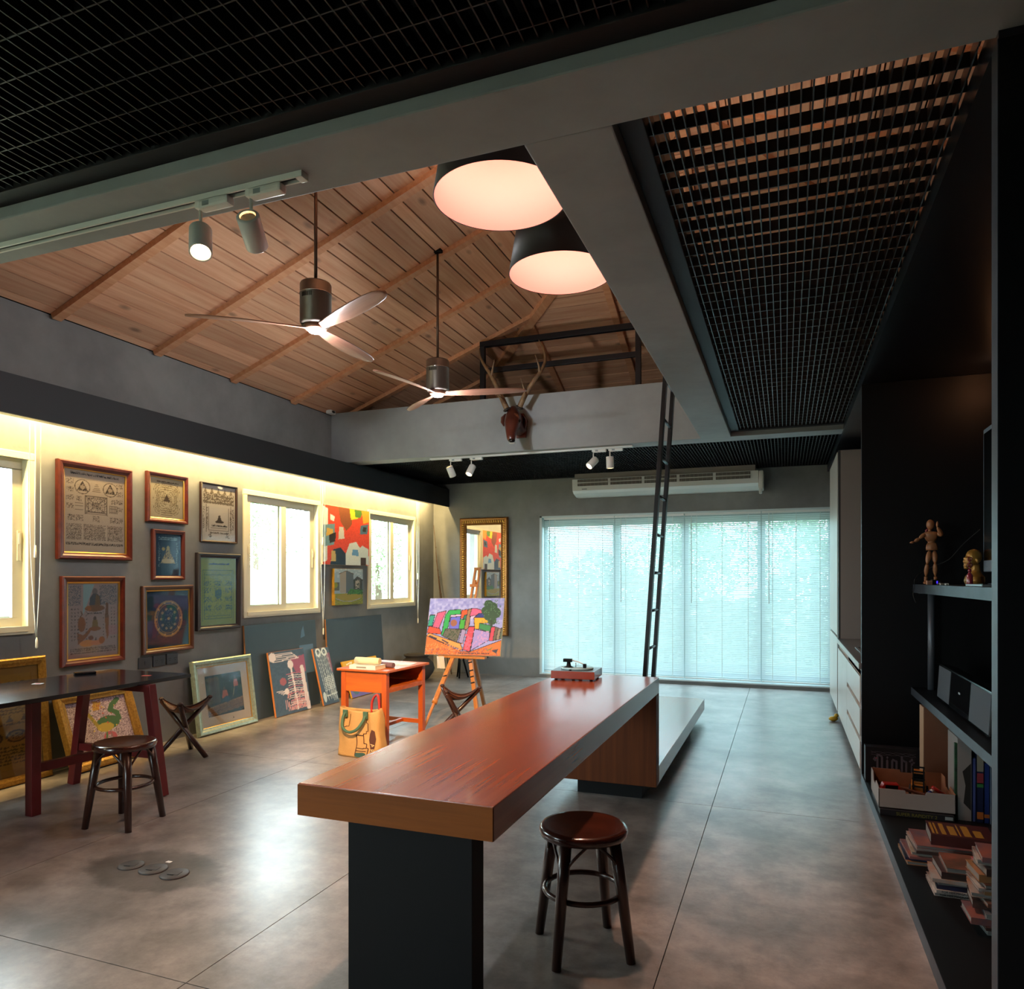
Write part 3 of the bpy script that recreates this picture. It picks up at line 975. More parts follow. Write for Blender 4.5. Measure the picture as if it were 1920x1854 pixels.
def d_abstract_red():
    # generic stand-in: red field with loose patches of the same colours
    r = Ras(88, 96, 'd8452a', 14)
    r.speck(0, 1, 0, 1, 'c23a24', .3, .5, 2)
    r.poly([(.30, 1), (.62, 1), (.60, .72), (.48, .60), (.36, .74)], '7a4a24', .9); r.poly([(.55, 1), (.78, 1), (.74, .84), (.58, .80)], 'c3c22a'); r.poly([(.66, 1), (.86, 1), (.80, .86), (.68, .86)], '4f7a30')
    r.poly([(.82, 1), (1, 1), (1, .80), (.86, .76)], 'e0942e'); r.poly([(.80, .72), (.98, .76), (.96, .58), (.78, .56)], '4a6a84'); r.poly([(.86, .70), (.94, .70), (.92, .62), (.84, .62)], '2b2a2e')
    r.poly([(0, .98), (.10, .94), (.08, .06), (0, .04)], 'd5d8d6'); r.poly([(.0, .66), (.24, .70), (.22, .34), (.02, .30)], '6b8f9a'); r.poly([(.08, .62), (.2, .6), (.2, .5), (.06, .48)], 'caa24a'); r.poly([(.12, .5), (.26, .56), (.25, .4), (.13, .36)], '2c2320')
    r.poly([(.14, 0), (.50, 0), (.48, .18), (.36, .30), (.20, .26)], '1c2f44'); r.poly([(.16, .06), (.26, .06), (.25, .24), (.17, .24)], 'c2a86a')
    r.poly([(.46, 0), (.80, 0), (.82, .26), (.70, .42), (.55, .38), (.47, .2)], 'cfd9da'); r.poly([(.60, .18), (.76, .16), (.74, .28), (.62, .28)], '5f93c4'); r.poly([(.76, .06), (1, .0), (.98, .30), (.84, .36), (.76, .3)], 'c4d3d8'); r.poly([(.80, .0), (.93, .0), (.92, .14), (.80, .14)], '3a2620')
    r.poly([(.31, .44), (.44, .46), (.42, .66), (.33, .66)], 'c9c8c0'); r.poly([(.14, .86), (.24, .82), (.22, .74), (.15, .76)], 'cdd2d6')
    r.grain(.12); return r
def d_house():
    r = Ras(58, 72, '93a7b6', 15)
    r.speck(0, 1, .7, 1, 'b3c2cb', .3, .7, 3); r.rect(0, 1, 0, .32, '8a8f2c'); r.speck(0, 1, 0, .3, '6f7a28', .3, 1, 2)
    r.ell(.52, .22, .44, .10, '9a8a30'); r.line([(.06, .18), (.3, .10), (.6, .09), (.9, .16)], .025, '9d9aa0')
    r.poly([(.18, .34), (.40, .32), (.40, .94), (.18, .86)], '9a9186'); r.poly([(.40, .32), (.66, .38), (.66, .86), (.40, .94)], '55606a'); r.line([(.16, .86), (.40, .95), (.68, .86)], .02, '5a4636')
    r.poly([(.66, .36), (1, .40), (1, .70), (.80, .80), (.66, .70)], '3f4142'); r.rect(.72, .88, .45, .70, 'a59a8c'); r.speck(.66, 1, .34, .70, '2c3a30', .25, 1, 2)
    r.poly([(.44, .30), (1, .28), (.98, .40), (.70, .42), (.55, .45)], '3f7a34'); r.speck(.44, 1, .28, .42, '2f5a2a', .35, 1, 2)
    r.rect(0, .16, .40, .62, '57584a'); r.ell(.03, .55, .08, .08, '7f8a2c'); r.rect(0, .03, 0, .30, 'd9a81e'); return r
def d_cubist():
    r = Ras(140, 106, '8b93d0', 16)
    r.speck(0, 1, .6, 1, 'a3a8dc', .4, .7, 4); r.speck(0, 1, .6, 1, '7379c4', .25, .6, 5); r.poly([(0, .70), (.35, .78), (.66, .78), (.8, .66), (0, .6)], 'c9b0d2', .7)
    K = '231d2b'
    def P(c, *p): r.poly(list(p), c, 1, K, .009)
    P('b8567e', (.06, .45), (.16, .47), (.24, .78), (.12, .74)); P('2b8f7f', (.0, .50), (.06, .5), (.09, .70), (.02, .70)); P('d24a34', (.0, .38), (.20, .36), (.17, .46), (.02, .50))
    P('2c9a52', (.20, .34), (.27, .32), (.30, .70), (.44, .72), (.43, .80), (.28, .79), (.23, .70)); P('5b62c8', (.30, .45), (.43, .45), (.44, .68), (.30, .66)); r.ell(.355, .56, .045, .06, '8a5a4a')
    P('3f9a3c', (.43, .46), (.50, .46), (.51, .63), (.44, .63)); P('d9522e', (.44, .64), (.52, .67), (.53, .80), (.45, .79)); P('1f6a5a', (.47, .62), (.55, .64), (.55, .72), (.49, .70))
    P('8a6a52', (.50, .44), (.56, .46), (.58, .82), (.53, .80)); P('c25a86', (.56, .68), (.82, .74), (.64, .82), (.58, .82)); P('28327e', (.62, .66), (.84, .66), (.78, .73), (.68, .73))
    P('d79a2a', (.64, .45), (.70, .46), (.70, .56), (.84, .56), (.84, .66), (.62, .66)); P('2f7a4e', (.70, .46), (.84, .40), (.86, .52), (.70, .56))
    P('5c5a52', (.22, .33), (.42, .22), (.46, .45), (.25, .46)); r.speck(.25, .43, .26, .44, '3c4a3a', .4, 1, 2); P('8f86b4', (.44, .22), (.50, .20), (.53, .44), (.47, .45))
    P('d8455a', (.51, .10), (.60, .06), (.64, .50), (.56, .50)); r.speck(.52, .62, .1, .4, 'c85a7a', .4, 1, 3)
    P('8f83c8', (.61, .08), (.84, .27), (.84, .40), (.64, .46)); r.speck(.63, .83, .16, .42, 'b08ac0', .3, .8, 3)
    P('c8405a', (.84, .26), (.89, .26), (.91, .50), (.86, .50)); P('57524a', (.89, .26), (.93, .27), (.95, .48), (.91, .50)); P('7d7468', (.93, .27), (.97, .28), (.99, .46), (.95, .48)); P('46604e', (.97, .28), (1, .30), (1, .48), (.99, .48))
    P('d9924e', (.0, .33), (.03, .38), (.47, .20), (.51, .08)); r.line([(.04, .33), (.14, .28)], .02, '3a3440'); r.line([(.22, .26), (.30, .21)], .02, '3a3440')
    P('c26a34', (0, 0), (1, 0), (1, .27), (.60, .06), (.48, .07), (0, .33)); r.speck(0, 1, 0, .12, 'a8502e', .3, .8, 3); r.speck(0, .5, 0, .2, 'd98a4e', .25, .8, 2); r.speck(0, 1, 0, .15, '7a5a64', .08, .8, 2)
    r.poly([(.80, .08), (.92, .16), (.86, .10)], '3f7a34'); r.poly([(.88, .09), (.97, .12), (.95, .04)], '2a3448')
    for cx, cy, a in ((.84, .84, .08), (.78, .78, .07), (.88, .74, .09), (.82, .68, .07), (.86, .60, .06), (.80, .90, .06)): r.ell(cx, cy, a, a * 1.15, '2c4a38')
    r.speck(.72, .96, .55, .97, '4a7050', .14, .8, 2); r.line([(.85, .6), (.86, .5)], .03, '2a3a30'); r.script(.45, .85, .03, .02, '3a2c3a', .008)
    r.grain(.12); return r
def d_drip(seed, kind):
    r = Ras(64, 96, '44566a', seed)
    r.speck(0, 1, 0, 1, '3d4e62', .4, .6, 3)
    Wt = 'd8cfd4'
    if kind == 0:
        r.poly([(.55, .86), (1, .9), (1, .62), (.7, .62)], 'a0506e', .8); r.ell(.3, .52, .09, .06, '9a5a64'); r.speck(.35, .9, .05, .36, 'c08c8e', .5, 1, 2); r.poly([(.35, .22), (.55, .33), (.62, .28), (.45, .10)], '38404c')
        r.ell(.09, .92, .10, .07, Wt); r.ell(.56, .77, .08, .07, Wt)
        for k in range(5): r.line([(.1, .96 - k * .03), (.62 + .05 * k, .96 - k * .025), (.68 + .03 * k, .93 - k * .02)], .018, Wt)
        r.line([(.56, .75), (.60, .45), (.62, .05)], .05, Wt); r.line([(.88, .70), (.90, .4), (.94, .03)], .11, Wt)
        for k in range(16):
            y = .62 - k * .035
            r.line([(.40 + .06 * r.r.rand(), y), (.62, y + .01), (.86, y - .01)], .016, Wt if k % 3 else 'c06a80')
        r.ell(.37, .36, .06, .05, Wt)
        for k in range(4): r.line([(.10 + .05 * k, .38 - k * .02), (.36, .37 - k * .015)], .016, Wt)
        for k in range(14): r.line([(.30 + k * .05, .28 - .1 * r.r.rand()), (.31 + k * .05, .05)], .014, 'd0a0a8')
    else:
        r.poly([(.75, .9), (1, .9), (1, .55), (.9, .55)], '8a5066', .8)
        for cx in (.28, .66): r.oring(cx, .93, .13, .06, .04, 'c9d6dc')
        for k in range(9): r.line([(.12 + k * .09, .94), (.22 + k * .085 + .05 * r.r.rand(), .5 - .15 * r.r.rand()), (.3 + k * .08, .35 * r.r.rand())], .022, 'c3d0d6')
        for k in range(8): r.line([(.32, .46 - k * .03), (.95, .48 - k * .03)], .016, 'c3d0d6')
        for k in range(3): r.line([(.55 + k * .15, .5), (.72 + k * .1, .05)], .022, 'c3d0d6')
        r.ell(.16, .14, .10, .09, 'b9cbd4'); r.line([(.3, .15), (.98, .17)], .03, 'c3d0d6')
    return r
def d_yellow():
    r = Ras(60, 60, '8a7440', 19)
    r.rect(0, 1, .82, 1, 'd0a41e'); r.rect(0, .06, .3, 1, 'd0a41e'); r.poly([(0, 0), (1, 0), (1, .34), (.5, .30), (0, .40)], '6d62a8'); r.poly([(.45, .05), (1, .05), (1, .3), (.5, .3)], '3f52b0')
    r.ell(.15, .2, .09, .14, '4a6a78'); r.line([(.1, .9), (.25, .95), (.2, .85), (.35, .9)], .03, 'e8dcc0'); r.line([(.3, .18), (.4, .2)], .03, 'c07ab0'); r.speck(.1, 1, .4, .8, 'b8923c', .3, 1, 3); return r

PRINT = paint_mat('print_paper', .6, .3)
OIL = paint_mat('oil_paint', .42, .4)

def framed(name, label, M, w, h, prof, fm, ras, lip=None, lipw=.008, mount=None, mw=0.0, glass=True, cat='picture', beads=None, backm=None, pm=None):
    t = thing(name, label, cat, M=M)
    MB().ring(w, h, prof).build('frame', fm, t)
    ins = max(q[0] for q in prof)
    dep = max(q[1] for q in prof)
    MB().box(-w / 2 + .006, w / 2 - .006, -dep * .25, -.001, .006, h - .006).build('backing', backm or mat('backing_board', '6b5a45', .8), t)
    iw, ih, iz = w - 2 * ins, h - 2 * ins, ins
    if lip:
        l = [(ins, dep * .3), (ins, dep * .62), (ins + lipw, dep * .5), (ins + lipw, dep * .3)]
        MB().ring(w, h, l).build('lip', lip, t)
        iw -= 2 * lipw; ih -= 2 * lipw; iz += lipw
    if mount:
        e = w / 2 - iw / 2
        MB().ring(w, h, [(e, dep * .28), (e, dep * .36), (e + mw, dep * .36), (e + mw, dep * .28)]).build('mount', mount, t)
        iw -= 2 * mw; ih -= 2 * mw; iz += mw
    me = ras.mesh('print', iw, ih, dep * .30)
    me.materials.append(pm or PRINT)
    place('print', me, t, Matrix.Translation((0, 0, iz)))
    if glass:
        gw, gh = w - 2 * ins, h - 2 * ins
        MB().box(-gw / 2, gw / 2, -dep * .52, -dep * .50, ins, ins + gh).build('glass', PGLASS, t)
    return t

def on_wall(y0, y1, z0, roll=0.0):
    return Matrix.Translation((XL + .004, (y0 + y1) / 2, z0)) @ Matrix.Rotation(PI / 2, 4, 'Z') @ Matrix.Rotation(roll, 4, 'Y')
def leaning(bx, y0, y1, h, gap=.01, turn=0.0):
    th = math.asin(min(.6, (bx - XL - gap) / h))
    return Matrix.Translation((bx, (y0 + y1) / 2, 0.001)) @ Matrix.Rotation(PI / 2 + turn, 4, 'Z') @ Matrix.Rotation(-th, 4, 'X')
def canvas(name, label, M, w, h, d, ras, edge, cat='painting'):
    t = thing(name, label, cat, M=M)
    MB().box(-w / 2, w / 2, -d, 0, 0, h).build('stretcher', edge, t, bevel=.003)
    me = ras.mesh('painted_face', w - .004, h - .004, d + .0008)
    me.materials.append(OIL)
    place('painted_face', me, t, Matrix.Translation((0, 0, .002)))
    return t

MAHOG = mat('mahogany_frame', '5e2416', 0.3, col2='45170e', nscale=20, coat=.3)
DKBROWN = mat('dark_brown_frame', '2e1b14', 0.35, coat=.2)
CHARC = mat('charcoal_frame', '2b2428', 0.4)
GILT = mat('gilt', 'b98a3c', 0.35, metal=0.7, col2='8d6426', nscale=60, bump=.3, bscale=120)
GILTL = mat('gilt_lip', 'd8a94e', 0.28, metal=0.8)
def prof(w, d): return [(0, 0), (0, d * .75), (w * .18, d), (w * .55, d * .92), (w * .8, d * .7), (w, d * .62), (w, 0)]

framed('framed_print', 'large mahogany-framed cream yantra print with two ringed figures', on_wall(3.858, 4.516, 1.60), .658, .757, prof(.052, .045), MAHOG, d_yantra_big(), GILTL, .008)
framed('framed_print', 'small mahogany-framed cream print of nested squares, above the small blue print', on_wall(4.672, 5.121, 1.945), .449, .435, prof(.036, .04), MAHOG, d_yantra_small(), GILTL, .007)
framed('framed_print', 'thin black-framed pale yantra print with a seated figure, above the green print', on_wall(5.289, 5.768, 1.80), .479, .565, prof(.018, .028), DKBROWN, d_yantra_tall())
framed('framed_print', 'small brown-framed dark blue print with gold heaped figures', on_wall(4.734, 5.09, 1.442), .356, .442, prof(.036, .035), mat('brown_frame', '55241c', .35), d_blue_figures())
framed('framed_print', 'mahogany-framed print of a seated monk and orange figures, beside the dark table', on_wall(3.892, 4.448, .775), .556, .695, prof(.044, .04), MAHOG, d_monk(), GILTL, .012)
framed('framed_print', 'gilt-edged dark blue print with a gold wheel, above the wall sockets', on_wall(4.634, 5.191, .80, math.radians(-.8)), .557, .59, prof(.038, .04), mat('walnut_frame', '4d2a18', .35, coat=.3), d_blue_wheel(), GILTL, .010)
framed('framed_print', 'dark-framed yellow-green yantra print beside the middle window', on_wall(5.236, 5.798, .96), .562, .735, prof(.044, .045), CHARC, d_green())

canvas('canvas_painting', 'unframed bright red abstract canvas between two left-wall windows', on_wall(7.175, 8.19, 1.62), 1.015, .715, .035, d_abstract_red(), mat('canvas_edge_pale', 'c9c3ae', .7))
canvas('canvas_painting', 'small canvas of a grey house under the red painting', on_wall(7.40, 8.03, 1.125), .63, .45, .04, d_house(), mat('canvas_edge_yellow', 'b98a1e', .7, col2='7a5a20', nscale=12))

# ---- things leaning on the left wall
BOARD = mat('blue_grey_board', '3c4a55', 0.45, col2='364450', nscale=3)
for y0, y1, h, bx, lab in ((5.86, 7.04, .975, -5.075, 'blue-grey painted board leaning on the wall behind the pale dripped painting'),
                           (7.25, 8.51, .965, -5.085, 'blue-grey painted board leaning on the wall behind the orange desk')):
    M = leaning(bx, y0, y1, h)
    t = thing('painted_board', lab, 'board', M=M)
    MB().box(-(y1 - y0) / 2, (y1 - y0) / 2, -.018, 0, 0, h).build('panel', BOARD, t, bevel=.002)
    e = mat('board_edge', '8a5a34', .7)
    MB().box(-(y1 - y0) / 2 - .004, -(y1 - y0) / 2, -.018, 0, 0, h).build('edge_strip', e, t)
    if y0 < 6:
        MB().box(.27, .52, -.0195, -.0185, .38, .70).build('patch', mat('patch_blue', '51708c', .5), t)
        MB().prism([(.30, -.0195, .78), (.38, -.0195, .80), (.36, -.0195, .92), (.32, -.0195, .86)], (0, .001, 0)).build('patch', mat('patch_blue', '51708c', .5), t)

SILV = mat('silver_gilt_frame', 'a9b3a0', 0.35, metal=.5, col2='8d9684', nscale=30, bump=.15, bscale=80)
t = framed('framed_photograph', 'silver-framed village photograph standing on the floor against the wall', leaning(-5.01, 5.12, 5.89, .69, .05), .78, .69, prof(.062, .04), SILV, d_village_photo(),
       mount=mat('mount_board', 'cbb9a0', .8), mw=.085, cat='picture', lip=GILTL, lipw=.006)
MB().prism([(.07, -.0150, .098), (.085, -.0150, .098), (.0775, -.0150, .116)], (0, .0005, 0)).build('stamp', mat('ink_black', '15120f', .7), t)
framed('framed_print', 'wide gilt-framed gold print with medallions standing behind the dark table', leaning(-5.065, 2.75, 3.76, .885), 1.01, .885, prof(.06, .035), GILT, d_gold_map(), glass=True,
       mount=mat('gold_mat', '9b7226', .6), mw=.05)
framed('framed_print', 'gilt-framed picture of a green bird on mauve, leaning under the dark table', leaning(-4.93, 3.80, 4.50, .60, .03, math.radians(3)), .70, .60, prof(.075, .04), GILT, d_bird(), glass=False)
for y0, y1, h, bx, kd, lab in ((6.13, 6.72, .68, -4.965, 0, 'pale dripped abstract painting leaning against the left blue-grey board'),
                               (6.89, 7.19, .66, -4.915, 1, 'narrow blue abstract painting with white drips leaning between the boards')):
    canvas('abstract_painting', lab, leaning(bx, y0, y1, h, .08), y1 - y0, h, .022, d_drip(20 + kd, kd), mat('raw_wood_edge', 'b5703c', .7))
canvas('abstract_painting', 'yellow and violet painting leaning behind the orange desk', leaning(-4.90, 7.44, 8.22, .46, .10), .78, .46, .022, d_yellow(), mat('yellow_edge', 'c9961e', .7))

# ---- sockets
SOCK = mat('socket_grey', '34363a', .4)
for n, (y0, z0, lab) in enumerate(((4.60, .68, 'dark blank wall plate, leftmost of three under the wheel print'), (4.75, .682, 'dark double socket, middle of three under the wheel print'), (4.895, .687, 'dark double socket, rightmost of three under the wheel print'))):
    t = thing('wall_socket', lab, 'socket', M=on_wall(y0, y0 + .13, z0))
    MB().box(-.063, .063, -.012, 0, 0, .095).build('plate', SOCK, t, bevel=.003)
    if n:
        h = MB()
        for cx in (-.03, .03):
            for dx, dz in ((-.009, .052), (.009, .052), (0, .034)): h.box(cx + dx - .003, cx + dx + .003, -.0125, -.011, dz - .004, dz + .004)
        h.build('holes', mat('hole_black', '050505', .9), t)
    else:
        MB().box(-.006, .006, -.0155, -.012, .030, .062).build('switch', SOCK, t)
for x0, lab in ((-4.46, 'dark socket low on the back wall, left of a pair'), (-4.33, 'dark socket low on the back wall, right of a pair')):
    t = thing('wall_socket', lab, 'socket', (x0 + .055, YB - .003, .25))
    MB().box(-.055, .055, -.012, 0, 0, .068).build('plate', SOCK, t, bevel=.003)
    MB().box(-.02, .02, -.0135, -.011, .02, .05).build('switch', mat('hole_black', '050505', .9), t)

# ---- gilt mirror on the back wall
t = thing('wall_mirror', 'tall gilt beaded mirror on the back wall', 'mirror', (-4.288, YB - .003, .592))
MW, MH = .793, 1.787
GOLDM = mat('mirror_gold', 'a8702c', .4, metal=.5, col2='7d4e1c', nscale=40, bump=.3, bscale=90)
MB().ring(MW, MH, [(0, 0), (0, .035), (.015, .05), (.03, .048), (.085, .03), (.10, .038), (.112, .03), (.112, 0)]).build('frame', GOLDM, t)
b = MB()
def beads(b, w, h, ins, out, step, r):
    n = int((w - 2 * ins) / step)
    for k in range(n):
        x = -w / 2 + ins + (k + .5) * (w - 2 * ins) / n
        for z in (ins, h - ins): b.ell((x, -out, z), (r[0], r[1], r[2]), 6, 4)
    n = int((h - 2 * ins) / step)
    for k in range(n):
        z = ins + (k + .5) * (h - 2 * ins) / n
        for x in (-w / 2 + ins, w / 2 - ins): b.ell((x, -out, z), (r[2], r[1], r[0]), 6, 4)
beads(b, MW, MH, .057, .040, .034, (.012, .012, .026))
o = b.build('bead_trim', GILTL, t); o['kind'] = 'stuff'
MB().box(-MW / 2 + .10, MW / 2 - .10, -.022, -.004, .10, MH - .10).build('mirror_glass', mat('mirror_silver', 'f0f0f0', .01, metal=1.0), t)

# ================================================================= big table with bench
TEAK = wood('teak_veneer', '9a4c28', '7d391e', 0.24, 'y', 12, coat=.15, along=.12)
TEAKX = wood('teak_end', 'a0581f', '804518', 0.55, 'x', 14, along=.6, spec=.2)
TEAKZ = wood('teak_upright', '6e3814', '54280d', 0.55, 'z', 14, along=.5, spec=.2)
t = thing('bar_table', 'long teak bar table folding down into a low bench', 'table', (-1.114, 4.6, 0))
MB().box(-1.45, -.778, 1.902, 4.79, .697, .80).build('tabletop', TEAK, t, world=True, bevel=.004)
MB().box(-1.449, -.779, 1.898, 1.902, .700, .797).build('end_veneer', TEAKX, t, world=True)
MB().box(-1.45, -.778, 4.68, 4.79, .10, .697).build('panel', TEAKZ, t, world=True, bevel=.003)
MB().box(-1.45, -.778, 4.79, 7.65, .10, .213).build('bench', TEAK, t, world=True, bevel=.004)
MB().box(-1.355, -.905, 2.04, 2.13, 0, .698).build('leg', BLACKM, t, world=True, bevel=.003)
MB().box(-1.322, -.882, 4.747, 7.45, 0, .10).build('plinth', BLACKM, t, world=True)

# ---- round bentwood stools
DKW = wood('stool_wood', '3d1d12', '2a120b', 0.3, 'z', 18, coat=.35, along=1.2)
SEATW = wood('stool_seat', '4a2013', '2c120c', 0.22, 'x', 10, coat=.5, along=1.0)
def stool(label, loc, a0, rz):
    t = thing('round_stool', label, 'stool', loc, rz, group='dark bentwood stools')
    r, zt = .172, .485
    MB().lathe([(0, zt - .004), (.10, zt - .004), (r - .02, zt), (r - .008, zt), (r, zt - .008), (r + .002, zt - .02), (r - .003, zt - .036), (r - .02, zt - .04), (0, zt - .04)], seg=48).build('seat', SEATW, t)
    for k in range(4):
        an = a0 + k * PI / 2
        c, s = math.cos(an), math.sin(an)
        MB().tube([(c * .135, s * .135, zt - .036), (c * .16, s * .16, .30), (c * .205, s * .205, 0)], [.024, .023, .018], 14).build('leg', DKW, t)
        # bent braces from leg to seat
        for sg in (-1, 1):
            a1 = an + sg * .62
            pts = bez([(c * .152, s * .152, .33), (math.cos(an + sg * .2) * .148, math.sin(an + sg * .2) * .148, .385), (math.cos(a1) * .13, math.sin(a1) * .13, zt - .042)], 5)
            MB().tube(pts, .006, 8).build('brace', DKW, t)
    MB().tube([(math.cos(q * PI / 18) * .152, math.sin(q * PI / 18) * .152, .235) for q in range(36)], .011, 8, closed=True).build('ring', DKW, t)
    return t
stool('dark round bentwood stool in front, beside the bar table', (-.742, 2.748, 0), math.radians(-12), math.radians(-2))
stool('dark round bentwood stool at the left, by the dark table', (-3.675, 3.19, 0), math.radians(-36), 0)

# ---- dark table on a red trestle
t = thing('trestle_table', 'dark glossy table top on red trestle legs at the left', 'table', (-4.4, 3.3, 0))
MB().box(-4.82, -4.03, 1.75, 4.06, .735, .762).build('tabletop', mat('dark_glass_top', '0e1016', .22, coat=.4, spec=.6), t, world=True, bevel=.003)
REDP = mat('red_lacquer', '6e1418', .45, col2='5c0f13', nscale=6)
def trestle(yA, yB):
    MB().bar((-4.315, yA, 0), (-4.315, yA, .735), .06, .06, (0, 1, 0)).build('leg', REDP, t, world=True, bevel=.003)
    MB().bar((-4.715, yB, 0), (-4.60, yB, .735), .06, .055, (0, 1, 0)).build('leg', REDP, t, world=True, bevel=.003)
    MB().bar((-3.890, yB, 0), (-4.006, yB, .735), .06, .055, (0, 1, 0)).build('leg', REDP, t, world=True, bevel=.003)
    MB().bar((-4.67, yB, .27), (-3.94, yB, .27), .04, .05, (0, 0, 1)).build('crossbar', REDP, t, world=True, bevel=.002)
    MB().bar((-4.315, yA, .285), (-4.315, yB, .27), .04, .055, (0, 0, 1)).build('rail', REDP, t, world=True, bevel=.002)
    MB().box(-4.63, -3.98, yB - .03, yB + .03, .690, .735).build('bearer', REDP, t, world=True)
trestle(3.09, 3.67)
trestle(2.60, 2.05)
ph = thing('mobile_phone', 'dark phone lying on the dark table', 'phone', (-4.82 + .09, 3.77, .7625), math.radians(60))
MB().box(-.068, .068, -.034, .034, 0, .014).build('body', mat('phone_black', '0c0c0e', .25), ph, bevel=.005)
MB().box(-.064, .064, -.030, .030, .0138, .0148).build('screen', mat('phone_screen', '05070a', .05), ph)
for x, y, c, lab in ((-4.58, 3.31, 'c8463c', 'small red and white sticker on the near part of the dark table'), (-4.24, 3.86, 'b8483c', 'small red sticker near the far end of the dark table')):
    q = thing('sticker', lab, 'sticker', (x, y, .7625), .4)
    MB().box(-.03, .03, -.022, .022, 0, .0006).build('paper', mat('sticker_white', 'd8d2cc', .5) if y < 3.5 else mat('sticker_red', 'b8483c', .5), q)
    MB().box(-.018, .016, -.012, .012, .0006, .001).build('print', mat('sticker_red', 'b8483c', .5), q)

# ---- folding tripod stools with leather seats
LEATH = mat('tooled_leather', '6b3a22', .45, col2='4a2415', nscale=30, bump=.4, bscale=60)
LEGW = wood('folding_leg', '3f2015', '2b140c', .35, 'z', 20, coat=.2, along=1.5)
def folding_stool(label, loc, rz, tips_h=.44):
    t = thing('folding_stool', label, 'stool', loc, rz, group='folding leather stools')
    R = .215
    tops = [Vector((R * math.cos(a), R * math.sin(a), tips_h)) for a in (PI / 2, PI / 2 + 2 * PI / 3, PI / 2 + 4 * PI / 3)]
    for q in tops:
        foot = Vector((-q.x * 1.05, -q.y * 1.05, 0.0))
        foot += Vector((-q.y, q.x, 0)) * .12
        MB().tube([foot, foot.lerp(q, .5), q - Vector((0, 0, .012))], [.020, .021, .018], 10).build('leg', LEGW, t)
    MB().lathe([(.022, -.012), (.022, .012)], (0, 0, tips_h * .5), 12, axis=(1, .3, .2)).build('bolt', STEEL, t)
    # sagging triangular hide: barycentric grid
    n = 12
    idx, vs, fs = {}, [], []
    for i in range(n + 1):
        for j in range(n + 1 - i):
            k = n - i - j
            a, b_, c = i / n, j / n, k / n
            p = tops[0] * a + tops[1] * b_ + tops[2] * c
            cen = Vector((0, 0, tips_h))
            m = 27 * a * b_ * c
            e = min(a, b_, c)
            pull = 4 * (a * b_ + b_ * c + c * a) - 0
            p = p + (Vector((0, 0, tips_h)) - p) * (.14 * (1 - max(a, b_, c)) * (1 - e * 3))
            p.z = tips_h - .105 * min(1, pull * .78) + .012
            idx[i, j] = len(vs); vs.append(p)
    for i in range(n):
        for j in range(n - i):
            fs.append((idx[i, j], idx[i + 1, j], idx[i, j + 1]))
            if j < n - i - 1: fs.append((idx[i + 1, j], idx[i + 1, j + 1], idx[i, j + 1]))
    lo = [q - Vector((0, 0, .008)) for q in vs]
    N = len(vs)
    bd = [idx[i, 0] for i in range(n + 1)] + [idx[n - j, j] for j in range(1, n + 1)] + [idx[0, n - j] for j in range(1, n)]
    mb = MB()
    mb.add(vs + lo, fs + [tuple(x + N for x in f[::-1]) for f in fs] + [(bd[i], bd[(i + 1) % len(bd)], bd[(i + 1) % len(bd)] + N, bd[i] + N) for i in range(len(bd))], True)
    s = mb.build('seat', LEATH, t)
    rim = [vs[i] + Vector((0, 0, .002)) for i in bd]
    MB().tube(rim, .006, 6, closed=True).build('stitched_rim', mat('leather_rim', '35180e', .5), s)
    for q in tops:
        MB().ell(q + Vector((0, 0, .004)), (.022, .022, .016), 10, 6).build('corner_pocket', mat('leather_rim', '35180e', .5), s)
    return t
folding_stool('folding leather stool standing beside the silver-framed photograph', (-4.62, 4.58, 0), math.radians(-22), .45)
folding_stool('folding leather stool in front of the easel', (-2.80, 5.95, 0), math.radians(62), .45)

# ================================================================= school desk and its load
ORW = wood('desk_orange_wood', 'c8641f', 'a84e1a', .4, 'x', 12, along=1.0, coat=.1)
ORZ = wood('desk_leg_wood', 'c45a1e', 'a04818', .4, 'z', 14, along=1.0, coat=.1)
t = thing('school_desk', 'orange wooden school desk with an open shelf', 'desk', (-3.43, 5.75, 0), math.radians(-3))
W2, D2, ZT = .268, .353, .66
MB().box(-W2, W2, -D2, D2, ZT - .022, ZT).build('desktop', ORW, t, bevel=.006)
for x in (-W2 + .055, W2 - .055):
    for y in (-D2 + .05, D2 - .05):
        MB().box(x - .024, x + .024, y - .024, y + .024, 0, ZT - .022).build('leg', ORZ, t, bevel=.003)
xa, ya = W2 - .055, D2 - .05
MB().box(-xa + .024, xa - .024, -ya - .020, -ya + .002, ZT - .20, ZT - .03).build('end_panel', ORW, t, bevel=.002)
MB().box(-xa + .024, xa - .024, ya - .002, ya + .020, ZT - .20, ZT - .03).build('end_panel', ORW, t, bevel=.002)
MB().box(-xa - .020, -xa, -ya + .024, ya - .024, ZT - .20, ZT - .03).build('back_panel', ORW, t)
MB().box(-xa, xa + .018, -ya + .024, ya - .024, ZT - .175, ZT - .16).build('book_shelf', ORW, t)
MB().box(xa + .002, xa + .022, -ya + .024, ya - .024, ZT - .20, ZT - .165).build('shelf_rail', ORW, t)
for y in (-ya, ya):
    MB().box(-xa + .024, xa - .024, y - .011, y + .011, .09, .13).build('stretcher', ORW, t, bevel=.002)
MB().box(-.018, .018, -ya + .011, ya - .011, .095, .125).build('stretcher', ORZ, t, bevel=.002)
DM = WM[t]
def on_desk(x, y, rz=0.0): return DM @ Matrix.Translation((x, y, ZT)) @ Matrix.Rotation(rz, 4, 'Z')

